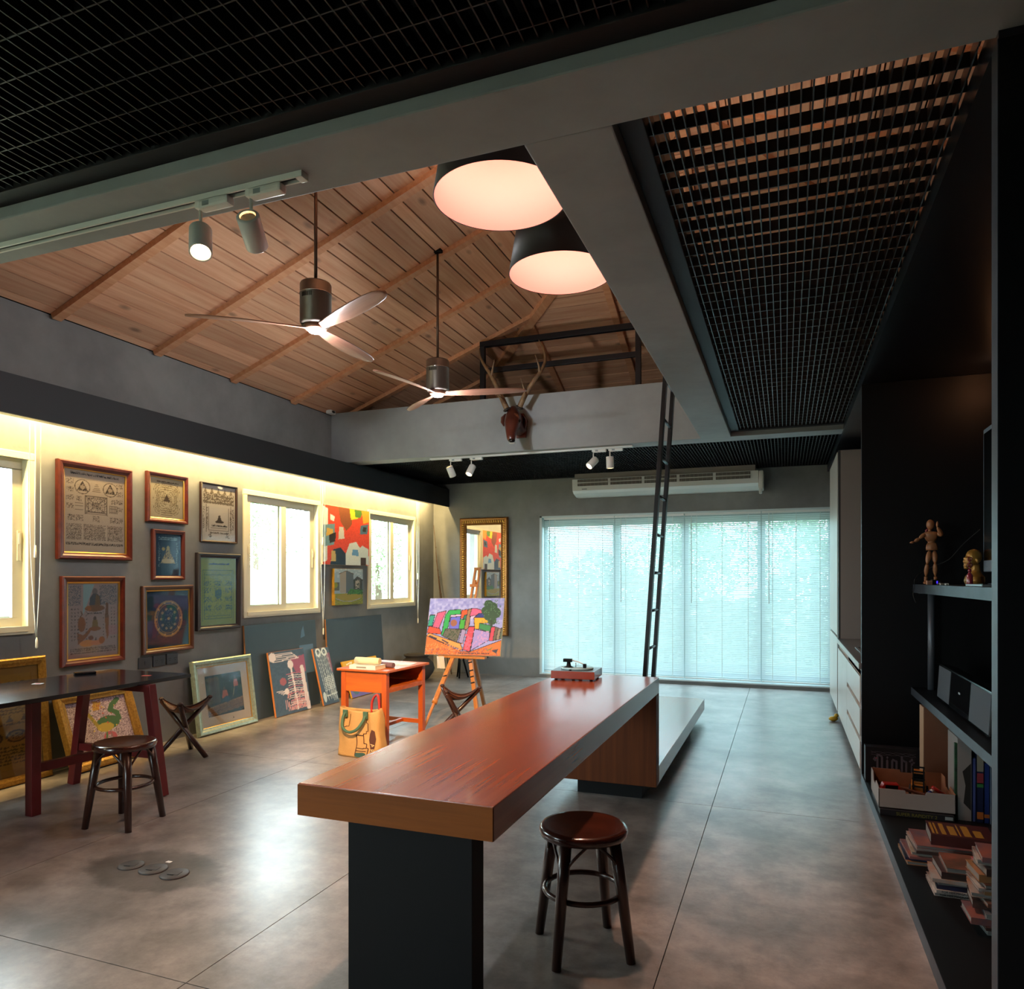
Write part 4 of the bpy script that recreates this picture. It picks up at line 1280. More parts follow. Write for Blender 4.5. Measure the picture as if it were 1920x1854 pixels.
PAPER = mat('book_pages', 'd8cfbc', .8)
def book(label, M, L, Wd, H, cover, pages=PAPER, group=None, cat='book', spine_side=-1, name='book', art=None):
    """closed book lying flat: spine along local x at the -y side"""
    t = thing(name, label, cat, M=M, group=group)
    c = .0022
    mb = MB().box(-L / 2, L / 2, -Wd / 2, Wd / 2, 0, c).box(-L / 2, L / 2, -Wd / 2, Wd / 2, H - c, H)
    s = spine_side
    mb.box(-L / 2, L / 2, s * Wd / 2, s * (Wd / 2 - c), c, H - c)
    mb.build('cover', cover, t)
    MB().box(-L / 2 + .003, L / 2 - .003, -Wd / 2 + (.002 if s < 0 else .004), Wd / 2 - (.004 if s < 0 else .002), c, H - c).build('pages', pages, t)
    if art:
        art.build('cover_art', None, t)
    return t
WCOV = mat('white_cover', 'ddd6c8', .45)
bk = book('thick white paperback lying at the front of the orange desk', on_desk(.0, -.262, .02), .27, .17, .034, WCOV)
MB().box(-.06, .04, -.0860, -.0852, .010, .024).build('spine_print', mat('grey_print', '8f887c', .6), bk)
def roll(label, M, L, r, m, name='cloth_roll'):
    t = thing(name, label, 'towel', M=M)
    n = 40
    pts = []
    for side in (1, -1):
        rng = range(n + 1) if side > 0 else range(n, -1, -1)
        for k in rng:
            a = 2 * PI * 2.6 * k / n + .4
            rr = r * (.34 + .66 * k / n) - (0 if side > 0 else .008)
            pts.append((rr * math.cos(a), rr * math.sin(a)))
    MB().prism([(-L / 2, p[0], p[1] + r) for p in pts], (L, 0, 0)).build('roll', m, t)
    MB().lathe([(r * .97, -L / 2 + .002), (r * 1.0, -L / 4), (r * .96, -.004), (r * 1.0, L / 4), (r * .97, L / 2 - .002)], (0, 0, r), 20, axis=(1, 0, 0)).build('outer_wrap', m, t)
    return t
CREAMC = mat('cream_towel', 'd9cba6', .9, bump=.5, bscale=150)
PURP = mat('mauve_cloth', '6e5560', .9, bump=.4, bscale=150)
roll('cream rolled towel resting on the white paperback', on_desk(.0, -.258, .02) @ Matrix.Translation((0, 0, .035)), .25, .031, CREAMC)
roll('mauve rolled cloth lying behind the cream towel', on_desk(.05, -.13, -.15), .30, .024, PURP)
t = thing('paper_stack', 'white papers at the back of the orange desk', 'papers', M=on_desk(.06, .14, .2))
for k in range(3):
    MB().box(-.14 + .01 * k, .14 + .008 * k, -.10, .10 - .012 * k, .0015 * k, .0015 * k + .0013).build('sheet', mat('white_paper', 'e6e2d8', .8), t)

# ---- tote bag
BAGC = mat('tan_canvas', 'b88d55', .8, col2='a67c48', nscale=4, bump=.3, bscale=120)
t = thing('tote_bag', 'tan canvas tote bag with a green handle and brown print', 'bag', M=Matrix.Translation((-3.245, 5.10, 0)) @ Matrix.Rotation(math.radians(-6), 4, 'Z') @ Matrix.Diagonal((1.25, 1.2, 1.03, 1)))
def bag_pt(a, z):
    """rounded-rectangle girth, slumped"""
    h = .37
    q = z / h
    w_, d_ = .165 + .012 * math.sin(q * 3) - .012 * q, .082 - .038 * q
    c, s = math.cos(a), math.sin(a)
    e = .45
    x = w_ * (abs(c) ** e) * (1 if c >= 0 else -1)
    y = d_ * (abs(s) ** e) * (1 if s >= 0 else -1)
    y += .012 * math.sin(5 * x / .1 + 6 * q) * q * (1 - .3 * q)
    x += -.018 * q * q + .006 * math.sin(9 * q + y * 20)
    z2 = z + .012 * math.sin(a * 2 + 1) * q
    return Vector((x, y, z2))
nA, nZ = 64, 22
vs = [bag_pt(2 * PI * i / nA, .37 * j / nZ) for j in range(nZ + 1) for i in range(nA)]
fs = [(j * nA + i, j * nA + (i + 1) % nA, (j + 1) * nA + (i + 1) % nA, (j + 1) * nA + i) for j in range(nZ) for i in range(nA)]
inn = [Vector((p.x * .97, p.y * .94, p.z)) for p in vs]
N = len(vs)
mb = MB()
mb.add(vs + inn, fs + [tuple(k + N for k in f[::-1]) for f in fs] + [tuple(range(nA))[::-1]] + [(nZ * nA + i, nZ * nA + (i + 1) % nA, N + nZ * nA + (i + 1) % nA, N + nZ * nA + i) for i in range(nA)], True)
bag = mb.build('bag_body', BAGC, t)
GREENH = mat('green_webbing', '3c5a45', .7)
REDH = mat('red_webbing', 'b5302a', .6)
def hand(pts, r, m, flat=.5): MB().tube(bez(pts, 7), r, 8, flat=flat).build('handle', m, t)
hand([(-.095, -.068, .345), (-.10, -.085, .30), (-.085, -.105, .235), (-.03, -.112, .205), (.03, -.108, .23), (.062, -.085, .29), (.07, -.068, .335)], .011, GREENH, .8)
hand([(.035, .05, .33), (.045, .04, .42), (.075, .035, .475), (.10, .035, .47), (.105, .045, .33)], .010, REDH, .8)
for x in (-.097, .068):
    MB().bar((x, -.062, .31), (x, -.062, .365), .035, .012, (0, 1, 0)).build('handle_tab', GREENH, t, bevel=.002)
# printed bottle outline and brown blotch lying on the cloth
BRP = mat('brown_print', '4a2417', .8)
def on_bag(x, z):
    best = None
    q = z / .37
    d_ = .082 - .038 * q
    return Vector((x, -d_ - .010 - .006, z))
def wrap(pts, r, m, nm='print_line'):
    MB().tube([bag_surface(x, z) for x, z in pts], r, 6).build(nm, m, t)
def bag_surface(x, z):
    best, bp = 9, None
    for i in range(nA // 2, nA):
        p = bag_pt(2 * PI * i / nA, z)
        if abs(p.x - x) < best: best, bp = abs(p.x - x), p
    return bp + Vector((0, -.0025, 0))
def dense(pts, n=10):
    return [(p.x, p.y) for p in bez([(a, b_, 0) for a, b_ in pts], n)]
wrap(dense([(.0, .02), (-.025, .07), (-.015, .115), (.015, .135), (.022, .175), (.040, .195), (.060, .18), (.058, .14), (.085, .11), (.095, .06), (.075, .015)]), .0028, BRP)
wrap(dense([(.05, .19), (.075, .21), (.08, .25), (.07, .30)]), .002, BRP)
wrap(dense([(-.06, .34), (-.06, .28), (-.085, .24), (-.12, .23)]), .002, BRP)
wrap(dense([(.0, .09), (.03, .08), (.06, .083), (.085, .09)]), .002, BRP)
wrap(dense([(-.005, .065), (.03, .058), (.06, .06), (.088, .065)]), .002, BRP)
def blot(poly, m, nm):
    cx = sum(p[0] for p in poly) / len(poly); cz = sum(p[1] for p in poly) / len(poly)
    v = [bag_surface(cx, cz)] + [bag_surface(*p) for p in poly]
    n = len(poly)
    v = [p + Vector((0, -.001, 0)) for p in v]
    MB().add(v, [(0, 1 + i, 1 + (i + 1) % n) for i in range(n)], True).build(nm, m, t)
blot([(.005, .012), (.01, .04), (.04, .048), (.075, .045), (.085, .02), (.06, .006), (.03, .006)], mat('teal_print', '2c4a44', .8), 'print_patch')
blot([(.105, .20), (.12, .235), (.14, .22), (.15, .16), (.145, .10), (.13, .03), (.11, .02), (.118, .09), (.10, .15)], BRP, 'print_patch')
for k, ch in enumerate('DRA'):
    me = text_mesh(ch, .045)
    me.materials.append(mat('pale_print', 'd9b57c', .8))
    p = bag_surface(.118, .055 + .042 * k)
    place('print_letter', me, t, Matrix.Translation(p + Vector((-.004, -.004, -.015))) @ Matrix.Rotation(math.radians(78), 4, 'Y'))

# ---- easel and its painting
EAW = wood('easel_beech', 'c07c38', 'a8662a', .4, 'z', 16, along=1.0, coat=.1)
t = thing('easel', 'beech tripod easel holding the cubist landscape', 'easel', (-3.15, 6.75, 0))
top = Vector((-3.05, 7.02, 1.545))
def eb(nm, p, q, w_, h_, up=(0, 1, 0), m=EAW): MB().bar(p, q, w_, h_, up).build(nm, m, t, world=True, bevel=.002)
fl_ = sv(792, 1372, 'z', 0); fr_ = sv(897, 1357, 'z', 0); bk_ = sv(909, 1327, 'z', 0)
lt = Vector((-3.18, 6.74, .70)); rt = Vector((-3.02, 6.74, .70))
kn = fl_.lerp(lt, .36)
eb('leg', kn, lt, .042, .03); eb('leg_extension', fl_, kn.lerp(lt, .12), .024, .02)
MB().lathe([(.028, -.02), (.028, .02)], kn, 10, axis=(lt - fl_)).build('collar', EAW, t, world=True)
eb('leg', fr_, rt, .040, .03); eb('leg', bk_, Vector((-3.06, 6.83, .85)), .036, .03)
mb_ = Vector((-3.09, 6.745, .62))
eb('mast', mb_ + Vector((-.026, 0, 0)), top + Vector((-.026, 0, 0)), .020, .03)
eb('mast', mb_ + Vector((.026, 0, 0)), top + Vector((.026, 0, 0)), .020, .03)
eb('mast_cap', top + Vector((-.037, 0, .01)), top + Vector((.037, 0, .01)), .03, .03)
cp = mb_.lerp(top, .82)
eb('clamp', cp + Vector((-.055, -.02, 0)), cp + Vector((.045, -.02, 0)), .03, .03); eb('clamp', cp + Vector((0, -.02, .01)), cp + Vector((0, -.02, .06)), .035, .03)
eb('tray', Vector((-3.34, 6.69, .652)), Vector((-2.82, 6.69, .652)), .06, .022, (0, 0, 1))
for k, z in enumerate((.60, .52, .46, .40)):
    p = fr_.lerp(rt, z / .70)
    MB().lathe([(.006, -.022), (.006, .022)], p + Vector((0, -.02, 0)), 8, axis=(1, 0, .3)).build('peg', STEEL, t, world=True)
p = kn.lerp(lt, .5)
MB().lathe([(.007, -.022), (.007, .022)], p + Vector((0, -.02, 0)), 8, axis=(1, 0, .3)).build('peg', STEEL, t, world=True)
rag = thing('cloth_rag', 'white rag hanging from the easel tray', 'cloth', (-3.30, 6.655, .53))
n = 9
vs, fs = [], []
for j in range(n):
    for i in range(n):
        u, v = i / (n - 1), j / (n - 1)
        vs.append((-3.345 + .09 * u - .01 * v, 6.652 + .008 * math.sin(u * 9 + v * 2), .53 + .125 * v))
for j in range(n - 1):
    for i in range(n - 1): fs.append((j * n + i, j * n + i + 1, (j + 1) * n + i + 1, (j + 1) * n + i))
N = len(vs)
vs += [(x, y + .004, z) for x, y, z in vs]
MB().add(vs, fs + [tuple(k + N for k in f[::-1]) for f in fs], True).build('cloth', mat('rag_white', 'cfc6b8', .9), rag, world=True)

M = Matrix.Translation((-3.08, 6.695, .664)) @ Matrix.Rotation(math.radians(1.5), 4, 'Z') @ Matrix.Rotation(math.radians(-15), 4, 'X') @ Matrix.Rotation(math.radians(-.8), 4, 'Y')
canvas('cubist_painting', 'colourful cubist village painting on the easel', M, .836, .60, .022, d_cubist(), mat('canvas_edge_pale', 'c9c3ae', .7))

# ---- clay jar and canes in the corner
jar = thing('clay_jar', 'dark clay water jar in the far left corner', 'jar', (-4.88, 9.06, 0))
CLAY = mat('dark_clay', '2f2924', .8, col2='241f1c', nscale=6, bump=.2, bscale=20)
MB().lathe([(.10, 0), (.17, .04), (.235, .13), (.25, .19), (.235, .26), (.18, .315), (.155, .33), (.155, .345), (.175, .36), (.185, .375), (.175, .385), (.155, .38), (.14, .34), (.15, .30), (.0, .28)], seg=40).build('pot', CLAY, jar)
for k, (bx, by, tx, ty, h) in enumerate(((-4.84, 9.90, -5.10, 10.02, 2.28), (-4.80, 9.93, -5.085, 10.06, 1.86), (-4.74, 9.90, -5.07, 10.05, 1.74))):
    tt = thing('bamboo_cane', ('tallest', 'middle', 'shortest')[k] + ' thin cane leaning in the far left corner', 'cane', (bx, by, 0), group='canes in the far corner')
    P0, P1 = Vector((bx, by, 0)), Vector((tx, ty, h))
    MB().tube([P0, P0.lerp(P1, .5) + Vector((.012, 0, 0)), P1], [.007, .006, .004], 7).build('stem', mat('cane_brown', '4a3320', .6), tt, world=True)
    for q in (.3, .5, .7, .85):
        MB().ell(P0.lerp(P1, q) + Vector((.008, 0, 0)), (.010, .010, .008), 8, 5).build('node', mat('cane_brown', '4a3320', .6), tt, world=True)
tp = thing('camera_tripod', 'black folded tripod standing in the corner behind the easel', 'tripod', (-4.44, 9.62, 0))
for k in range(3):
    a = .6 + k * 2.1
    MB().tube([(-4.44 + .10 * math.cos(a), 9.62 + .10 * math.sin(a), 0), (-4.47, 9.64, .42)], [.012, .016], 8).build('leg', BLACKM, tp, world=True)
MB().lathe([(.03, 0), (.04, .03), (.03, .09), (.02, .10)], (-4.47, 9.64, .40), 12).build('head', BLACKM, tp, world=True)
MB().tube([(-4.47, 9.64, .45), (-4.62, 9.60, .40)], .010, 8).build('handle', BLACKM, tp, world=True)

# ---- record player
t = thing('record_player', 'orange record player with a black tonearm on the bar table', 'record player', (-1.275, 4.56, .80), math.radians(3))
TTW = mat('orange_lacquer', '9a3c1e', .25, col2='8a341a', nscale=3, coat=.4)
MB().box(-.142, .142, -.13, .13, .010, .058).build('plinth', TTW, t, bevel=.002)
for x in (-.115, .0, .115):
    for y in (-.10, .10): MB().lathe([(.010, 0), (.012, .011)], (x, y, 0), 10).build('foot', BLACKM, t)
MB().box(-.139, .139, -.127, .127, .0575, .0605).build('deck', mat('brushed_deck', '7a868a', .3, metal=.6), t)
MB().lathe([(.0, .0605), (.105, .0605), (.108, .066), (.105, .072), (0, .072)], (0, .012, 0), 40).build('platter', mat('platter_glass', '9cc4cc', .12, spec=.7), t)
MB().lathe([(.003, .07), (.003, .10)], (-.01, .012, 0), 8).build('spindle', SCREWM, t)
MB().lathe([(.035, .072), (.016, .08), (.012, .10), (.014, .112), (.02, .116)], (-.05, -.02, 0), 16).build('arm_base', BLACKM, t)
MB().box(-.085, -.028, -.035, -.005, .106, .127).build('counterweight', BLACKM, t, bevel=.003)
MB().tube([(-.03, -.02, .118), (.02, -.03, .108), (.06, -.045, .095)], .004, 8).build('tonearm', mat('tonearm_white', 'd8d4cc', .4), t)
MB().box(.052, .072, -.06, -.035, .074, .100).build('cartridge', BLACKM, t, bevel=.002)
MB().lathe([(.009, .0605), (.009, .068)], (-.02, -.108, 0), 10).build('knob', BLACKM, t)

# ---- ladder leaning on the long beam
t = thing('loft_ladder', 'black steel ladder standing on the bench and leaning on the long beam', 'ladder', (-1.055, 5.8, .213))
LST = mat('ladder_black', '141417', .4, metal=.3)
for y in (5.63, 6.03):
    MB().bar((-1.055, y, .213), (-.815, y, 3.75), .066, .03, (1, 0, 0)).build('rail', LST, t, world=True, bevel=.002)
z = .597
while z < 3.7:
    x = -1.055 + (z - .213) * .24 / 3.537
    MB().tube([(x, 5.64, z), (x, 6.02, z)], .012, 10).build('rung', mat('rung_steel', '4a5058', .35, metal=.6), t, world=True)
    z += .30

# ---- floor outlet lids
for x, y, r_, lab in ((-3.09, 2.72, .062, 'round metal floor outlet lid, leftmost of three'), (-2.945, 2.722, .068, 'round metal floor outlet lid, middle of three'), (-2.80, 2.715, .068, 'round metal floor outlet lid, rightmost of three')):
    t = thing('floor_outlet', lab, 'floor outlet', (x, y, 0), .2)
    LID = mat('outlet_lid', '4a4340', .5, metal=.2, col2='3c3633', nscale=12)
    MB().lathe([(r_, 0), (r_, .004), (r_ - .006, .007), (0, .007)], seg=32).build('lid', LID, t)
    MB().box(-.03, .03, -.02, .02, .0068, .0085).build('flap', LID, t, bevel=.0008)
    MB().box(-.022, .010, -.026, -.022, .0068, .0090).build('pull', mat('hole_black', '050505', .9), t)
tag(MB().box(-2.965, -2.935, 2.815, 2.835, .0005, .0015).build('paper_scrap', mat('white_paper', 'e6e2d8', .8), loc=(-2.95, 2.825, 0)), 'tiny paper scrap lying behind the floor outlets', 'paper')

# ================================================================= fans
MOTOR = mat('brushed_nickel', '9a8f86', .38, metal=.65, col2='6e645c', nscale=4, scale=(1, 1, .1))
BLADE = wood('fan_walnut', 'a87862', '8a5c4a', .4, 'x', 14, along=.7)
LEDM = mat('led_white', 'ffffff', .5, emit='eef2ff', estr=30)
FAN_POWER = 32
def fan(label, x, y, a0):
    zr = EZ + .02 + .38 * (x - XL)
    t = thing('ceiling_fan', label, 'ceiling fan', (x, y, 3.05), group='wooden ceiling fans')
    MB().box(-.05, .05, -.05, .05, zr - 3.05 - .028, zr - 3.05 + .0).build('ceiling_plate', BLACKM, t, bevel=.004)
    MB().tube([(0, 0, .30), (0, 0, zr - 3.05 - .02)], .011, 10).build('downrod', mat('rod_bronze', '6b5446', .4, metal=.4), t)
    MB().lathe([(0, .315), (.095, .315), (.10, .305), (.10, .25), (.102, .247), (.102, .24), (.10, .238), (.10, .06), (.09, .045), (0, .045)], seg=40).build('motor', MOTOR, t)
    MB().lathe([(.1025, .246), (.104, .2435), (.1025, .241)], seg=40, cap=False).build('motor_band', SCREWM, t)
    for k in range(7):
        a = -1.9 + k * .11
        MB().bar((.1 * math.cos(a), .1 * math.sin(a), .205), (.1 * math.cos(a), .1 * math.sin(a), .232), .005, .004, (math.cos(a), math.sin(a), 0)).build('vent_slot', mat('hole_black', '050505', .9), t)
    MB().lathe([(0, .045), (.075, .045), (.07, .02), (.05, .008), (0, .008)], seg=28).build('hub', BLADE, t)
    MB().lathe([(0, -.004), (.042, 0), (.046, .010), (0, .012)], seg=24).build('lamp', LEDM, t)
    # twisted wooden blade, airfoil sections along the radius
    sec = []
    for r_, ch, tw, up in ((.04, .05, 26, .028), (.10, .06, 23, .028), (.18, .085, 18, .03), (.32, .115, 14, .034), (.48, .128, 11, .038), (.62, .122, 9, .040), (.72, .10, 8, .041), (.77, .06, 8, .041), (.785, .02, 8, .041)):
        tw = -math.radians(tw)
        ring = []
        for k in range(12):
            q = 2 * PI * k / 12
            c_, th = math.cos(q) * ch / 2, math.sin(q) * .007
            ring.append((r_, c_ * math.cos(tw) - th * math.sin(tw) + .012 * math.sin(r_ * 4), c_ * math.sin(tw) + th * math.cos(tw) + up))
        sec.append(ring)
    vs = [p for rg in sec for p in rg]
    n = 12
    fs = [(i * n + k, i * n + (k + 1) % n, (i + 1) * n + (k + 1) % n, (i + 1) * n + k) for i in range(len(sec) - 1) for k in range(n)] + [tuple(range(n))[::-1], tuple((len(sec) - 1) * n + k for k in range(n))]
    me = MB().add(vs, fs, True).mesh('blade')
    me.materials.append(BLADE)
    for k in range(3):
        place('blade', me, t, Matrix.Rotation(a0 + k * 2 * PI / 3, 4, 'Z'))
    l = bpy.data.lights.new('fan_lamp_light', 'POINT')
    l.energy, l.color, l.shadow_soft_size = FAN_POWER, (.92, .95, 1), .04
    lo_ = bpy.data.objects.new('fan_lamp_light', l)
    COL.objects.link(lo_)
    lo_.location = (x, y, 3.05 - .05)
    return t
fan('nearer wooden ceiling fan with a steel motor and lit lamp', -2.85, 3.92, math.radians(95))
fan('farther wooden ceiling fan hanging before the deer head', -2.85, 5.675, math.radians(17))

# ================================================================= pendants
SHOUT = mat('shade_black', '1a0d0b', .5)
SHIN = mat('shade_inside', 'f2b2a8', .6)
PEND_POWER = 3.7
PEND_DOWN = 110
ROOF_FILL = 70
def pendant(label, x, y, z):
    t = thing('pendant_lamp', label, 'pendant lamp', (x, y, z), group='pendant lamps over the bar table')
    zr = EZ + .38 * (x - XL)
    h, r0, r1 = .42, .275, .205
    MB().lathe([(r0, 0), (r1, h), (r1 - .004, h), (r0 - .004, .001), (r0, 0)], seg=64, cap=False).build('shade', SHOUT, t)
    o = MB().lathe([(r0 - .0045, .001), (r1 - .0045, h - .002)], seg=64, cap=False).build('shade_lining', SHIN, t)
    MB().lathe([(.03, h - .13), (.035, h - .03), (.012, h + .02), (.012, h + .04)], seg=16).build('lamp_holder', BLACKM, t)
    MB().lathe([(0, h - .245), (.03, h - .235), (.045, h - .20), (.04, h - .165), (.025, h - .13)], seg=20).build('bulb', mat('bulb_glow', 'ffffff', .4, emit='ffd9b0', estr=8), t)
    for k in range(3):
        a = k * 2 * PI / 3
        MB().bar((0, 0, h), (r1 * math.cos(a), r1 * math.sin(a), h - .004), .008, .004).build('spoke', BLACKM, t)
    MB().tube([(0, 0, h + .03), (0, 0, zr - z - .03)], .004, 8).build('cable', BLACKM, t)
    MB().lathe([(.06, zr - z - .05), (.06, zr - z - .01), (.0, zr - z)], seg=20).build('ceiling_rose', BLACKM, t)
    l = bpy.data.lights.new('pendant_light', 'POINT')
    l.energy, l.color, l.shadow_soft_size = PEND_POWER, (1, .64, .55), .05
    lo_ = bpy.data.objects.new('pendant_light', l)
    COL.objects.link(lo_)
    lo_.location = (x, y, z + .115)
    l = bpy.data.lights.new('pendant_downlight', 'SPOT')
    l.energy, l.color, l.spot_size, l.spot_blend, l.shadow_soft_size = PEND_DOWN, (1, .60, .42), math.radians(100), .7, .05
    lo_ = bpy.data.objects.new('pendant_downlight', l)
    COL.objects.link(lo_)
    lo_.location = (x, y, z + .16)
    l = bpy.data.lights.new('pendant_uplight', 'SPOT')  # added spot above the shade that brightens the roof; no separate lamp there
    l.energy, l.color, l.spot_size, l.spot_blend, l.shadow_soft_size = ROOF_FILL, (1, .80, .66), math.radians(150), .5, .05
    lo_ = bpy.data.objects.new('pendant_uplight', l)
    COL.objects.link(lo_)
    lo_.location = (x + .0, y, z + h + .07)
    lo_.rotation_euler = (PI, 0, 0)
pendant('nearer black drum pendant glowing pink inside, partly behind the beams', -1.085, 2.73, 3.0)
pendant('farther black drum pendant glowing pink inside, below the nearer one', -1.105, 3.64, 3.055)

# ================================================================= track lights
TRW = mat('track_white', 'dfe0da', .4)
def track(label, x0, x1, y, z):
    t = thing('light_track', label, 'light track', ((x0 + x1) / 2, y, z))
    MB().box(x0, x1, y - .019, y - .012, z - .02, z).box(x0, x1, y + .012, y + .019, z - .02, z).box(x0, x1, y - .012, y + .012, z - .006, z).build('rail', TRW, t, world=True)
    MB().box(x0, x1, y - .010, y + .010, z - .009, z - .006).build('conductor', mat('slot_dark', '2a2c30', .5), t, world=True)
    MB().box(x1, x1 + .03, y - .02, y + .02, z - .022, z).build('end_cap', TRW, t, world=True, bevel=.002)
def spot(label, x, y, z, d, power, side=1, lit=True, cone=46):
    d = Vector(d).normalized()
    t = thing('spotlight', label, 'spotlight', (x, y, z))
    a = MB()
    a.box(x - .014, x + .014, y - .016, y + .016, z - .045, z - .018)
    a.build('adapter', TRW, t, world=True, bevel=.003)
    MB().box(x - .02 * 0 + side * .0, x + side * .14, y - .02, y + .02, z - .052, z - .020).build('gear_box', TRW, t, world=True, bevel=.010)
    MB().box(x + side * .025, x + side * .055, y - .0206, y - .0195, z - .045, z - .028).build('rating_label', mat('label_grey', '8a9494', .5), t, world=True)
    MB().tube([(x, y, z - .045), (x, y, z - .125)], .006, 8).build('stem', TRW, t, world=True)
    c = Vector((x, y, z - .15))
    R, L = .040, .125
    MB().lathe([(R - .012, -.045), (R - .003, -.045), (R, -.042), (R, L - .049), (R - .003, L - .046), (R - .006, L - .05), (R - .008, L - .062)], c, 28, axis=d, cap=False).build('head', TRW, t, world=True)
    MB().lathe([(0, -.038), (R - .014, -.038)], c, 24, axis=d).build('rear_plate', TRW, t, world=True)
    MB().lathe([(R - .013, -.0385), (R - .006, -.0385)], c, 24, axis=d, cap=False).build('rear_gap', mat('spot_glow', 'ffb070', .5, emit='ffb066', estr=3 if lit else .0), t, world=True)
    MB().lathe([(0, L - .058), (R - .009, L - .060)], c, 24, axis=d).build('lens', mat('spot_lens', 'fff4e0', .4, emit='ffdba8', estr=18) if lit else mat('lens_off', '303030', .2), t, world=True)
    MB().box(x - .010, x + .010, y - .012, y - .004, z - .145, z - .125).build('yoke', TRW, t, world=True)
    if power:
        l = bpy.data.lights.new('spot_beam', 'SPOT')
        l.energy, l.color, l.spot_size, l.spot_blend, l.shadow_soft_size = power, (1, .66, .34), math.radians(cone), .55, .03
        lo_ = bpy.data.objects.new('spot_beam', l)
        COL.objects.link(lo_)
        lo_.location = c + d * (L - .04)
        lo_.rotation_euler = Vector((0, 0, -1)).rotation_difference(d).to_euler()
track('white light track under the near beam', -4.6, -1.575, 2.065, 2.849)
spot('white spotlight with a lit face, leftmost under the near beam', -2.005, 2.065, 2.849, (.33, -.34, -.88), 25)
spot('white spotlight turned away towards the desk, right of the lit one under the near beam', -1.775, 2.065, 2.849, (-.33, .80, -.50), 1300, cone=40)
track('white light track under the far beam', -3.86, -1.52, 7.50, 2.849)
spot('white spotlight turned away, leftmost under the far beam', -3.60, 7.50, 2.849, (.18, .45, -.85), 60)
spot('white spotlight with a lit face, second from the left under the far beam', -3.34, 7.50, 2.849, (-.20, -.5, -.85), 40)
spot('white spotlight with a lit face tilted left, third from the left under the far beam', -1.915, 7.50, 2.849, (-.5, -.55, -.7), 30)
spot('white spotlight hanging straight down, rightmost under the far beam', -1.735, 7.50, 2.849, (.03, .05, -1), 25)

# ================================================================= deer head
t = thing('deer_head', 'carved brown deer head with real antlers on the far beam', 'deer head', (-2.72, 7.395, 3.10))
DEER = mat('deer_brown', '55261a', .35, col2='3d1710', nscale=5, coat=.2)
MB().prism([(-2.745, 7.396, 2.985), (-2.635, 7.396, 2.985), (-2.62, 7.396, 3.17), (-2.66, 7.396, 3.25), (-2.73, 7.396, 3.25), (-2.76, 7.396, 3.17)], (0, -.03, 0)).build('plaque', mat('plaque_red', '5a2016', .4), t, world=True, bevel=.004)
def dp(u, v, y): return sv(u, v, 'y', y)
hp = bez([dp(963, 768, 7.27), dp(963, 777, 7.22), dp(962, 787, 7.16), dp(960, 799, 7.10), dp(958.5, 811, 7.06), dp(958.5, 820, 7.03), dp(959.5, 827, 7.02)], 5)
hr = [.050, .072, .088, .089, .066, .052, .046, .034]
def rad(i, n):
    q = i / (n - 1) * (len(hr) - 1)
    k = min(int(q), len(hr) - 2)
    return hr[k] + (hr[k + 1] - hr[k]) * (q - k)
MB().tube(hp, [rad(i, len(hp)) for i in range(len(hp))], 20).build('head', DEER, t, world=True)
MB().tube(bez([dp(965, 785, 7.22), dp(971, 797, 7.30), dp(976, 806, 7.372)], 4), [.085, .084, .08, .078, .075, .074, .073, .074, .076], 16).build('neck', DEER, t, world=True)
MB().ell(dp(959.5, 826, 7.0), (.038, .030, .024), 14, 8).build('nose', mat('nose_black', '0b0807', .15), t, world=True)
MB().ell(dp(960.5, 830, 7.02), (.034, .034, .012), 12, 6).build('chin', mat('chin_white', 'c9c2b8', .5), t, world=True)
MB().ell(dp(963, 784, 7.125), (.070, .045, .058), 14, 8).build('forehead', mat('deer_tan', '6b3a22', .5), t, world=True)
for u, v, y in ((949.5, 793, 7.10), (974.5, 789, 7.08)):
    MB().ell(dp(u, v, y), (.014, .016, .016), 12, 8).build('eye', mat('eye_black', '050404', .05), t, world=True)
for pts in ([(979, 778, 7.25), (984, 784, 7.27), (986, 794, 7.29), (984, 804, 7.31)], [(948, 776, 7.26), (944, 783, 7.29), (943, 791, 7.32), (945, 799, 7.34)]):
    MB().tube([dp(*p) for p in pts], [.012, .030, .028, .005], 10, flat=.4).build('ear', DEER, t, world=True)
ANT = mat('antler_bone', '8d6f4c', .5, col2='5f4630', nscale=14, bump=.2, bscale=60)
def ant(path, r0, r1, tines):
    pts = bez([sv(u, v, 'y', y) for u, v, y in path], 6)
    n = len(pts)
    a = MB().tube(pts, [r0 + (r1 - r0) * (i / (n - 1)) ** 1.3 for i in range(n)], 10).build('antler', ANT, t, world=True)
    MB().lathe([(r0 + .004, -.012), (r0 + .014, -.004), (r0 + .014, .006), (r0 + .002, .014)], pts[0], 14, axis=pts[2] - pts[0], cap=False).build('burr', mat('burr_dark', '2c211a', .6), t, world=True)
    for tn in tines:
        q = bez([sv(u, v, 'y', y) for u, v, y in tn], 5)
        m = len(q)
        MB().tube(q, [.016 * (1 - i / (m - .5)) + .002 for i in range(m)], 8).build('tine', ANT, a, world=True)
ant([(951, 768, 7.18), (936, 735, 7.15), (922, 706, 7.14), (908, 684, 7.16), (900, 668, 7.2), (899, 653, 7.24)], .030, .004, [[(921, 706, 7.14), (924, 690, 7.10), (927, 673, 7.06)], [(947, 756, 7.16), (938, 745, 7.08), (930, 738, 7.02)]])
ant([(974, 764, 7.18), (984, 742, 7.15), (1000, 716, 7.14), (1014, 696, 7.15), (1022, 676, 7.19), (1019, 655, 7.22), (1010, 637, 7.26)], .030, .004, [[(1012, 699, 7.15), (1010, 684, 7.11), (1003, 665, 7.07)], [(977, 756, 7.17), (984, 738, 7.10), (976, 709, 7.04)]])

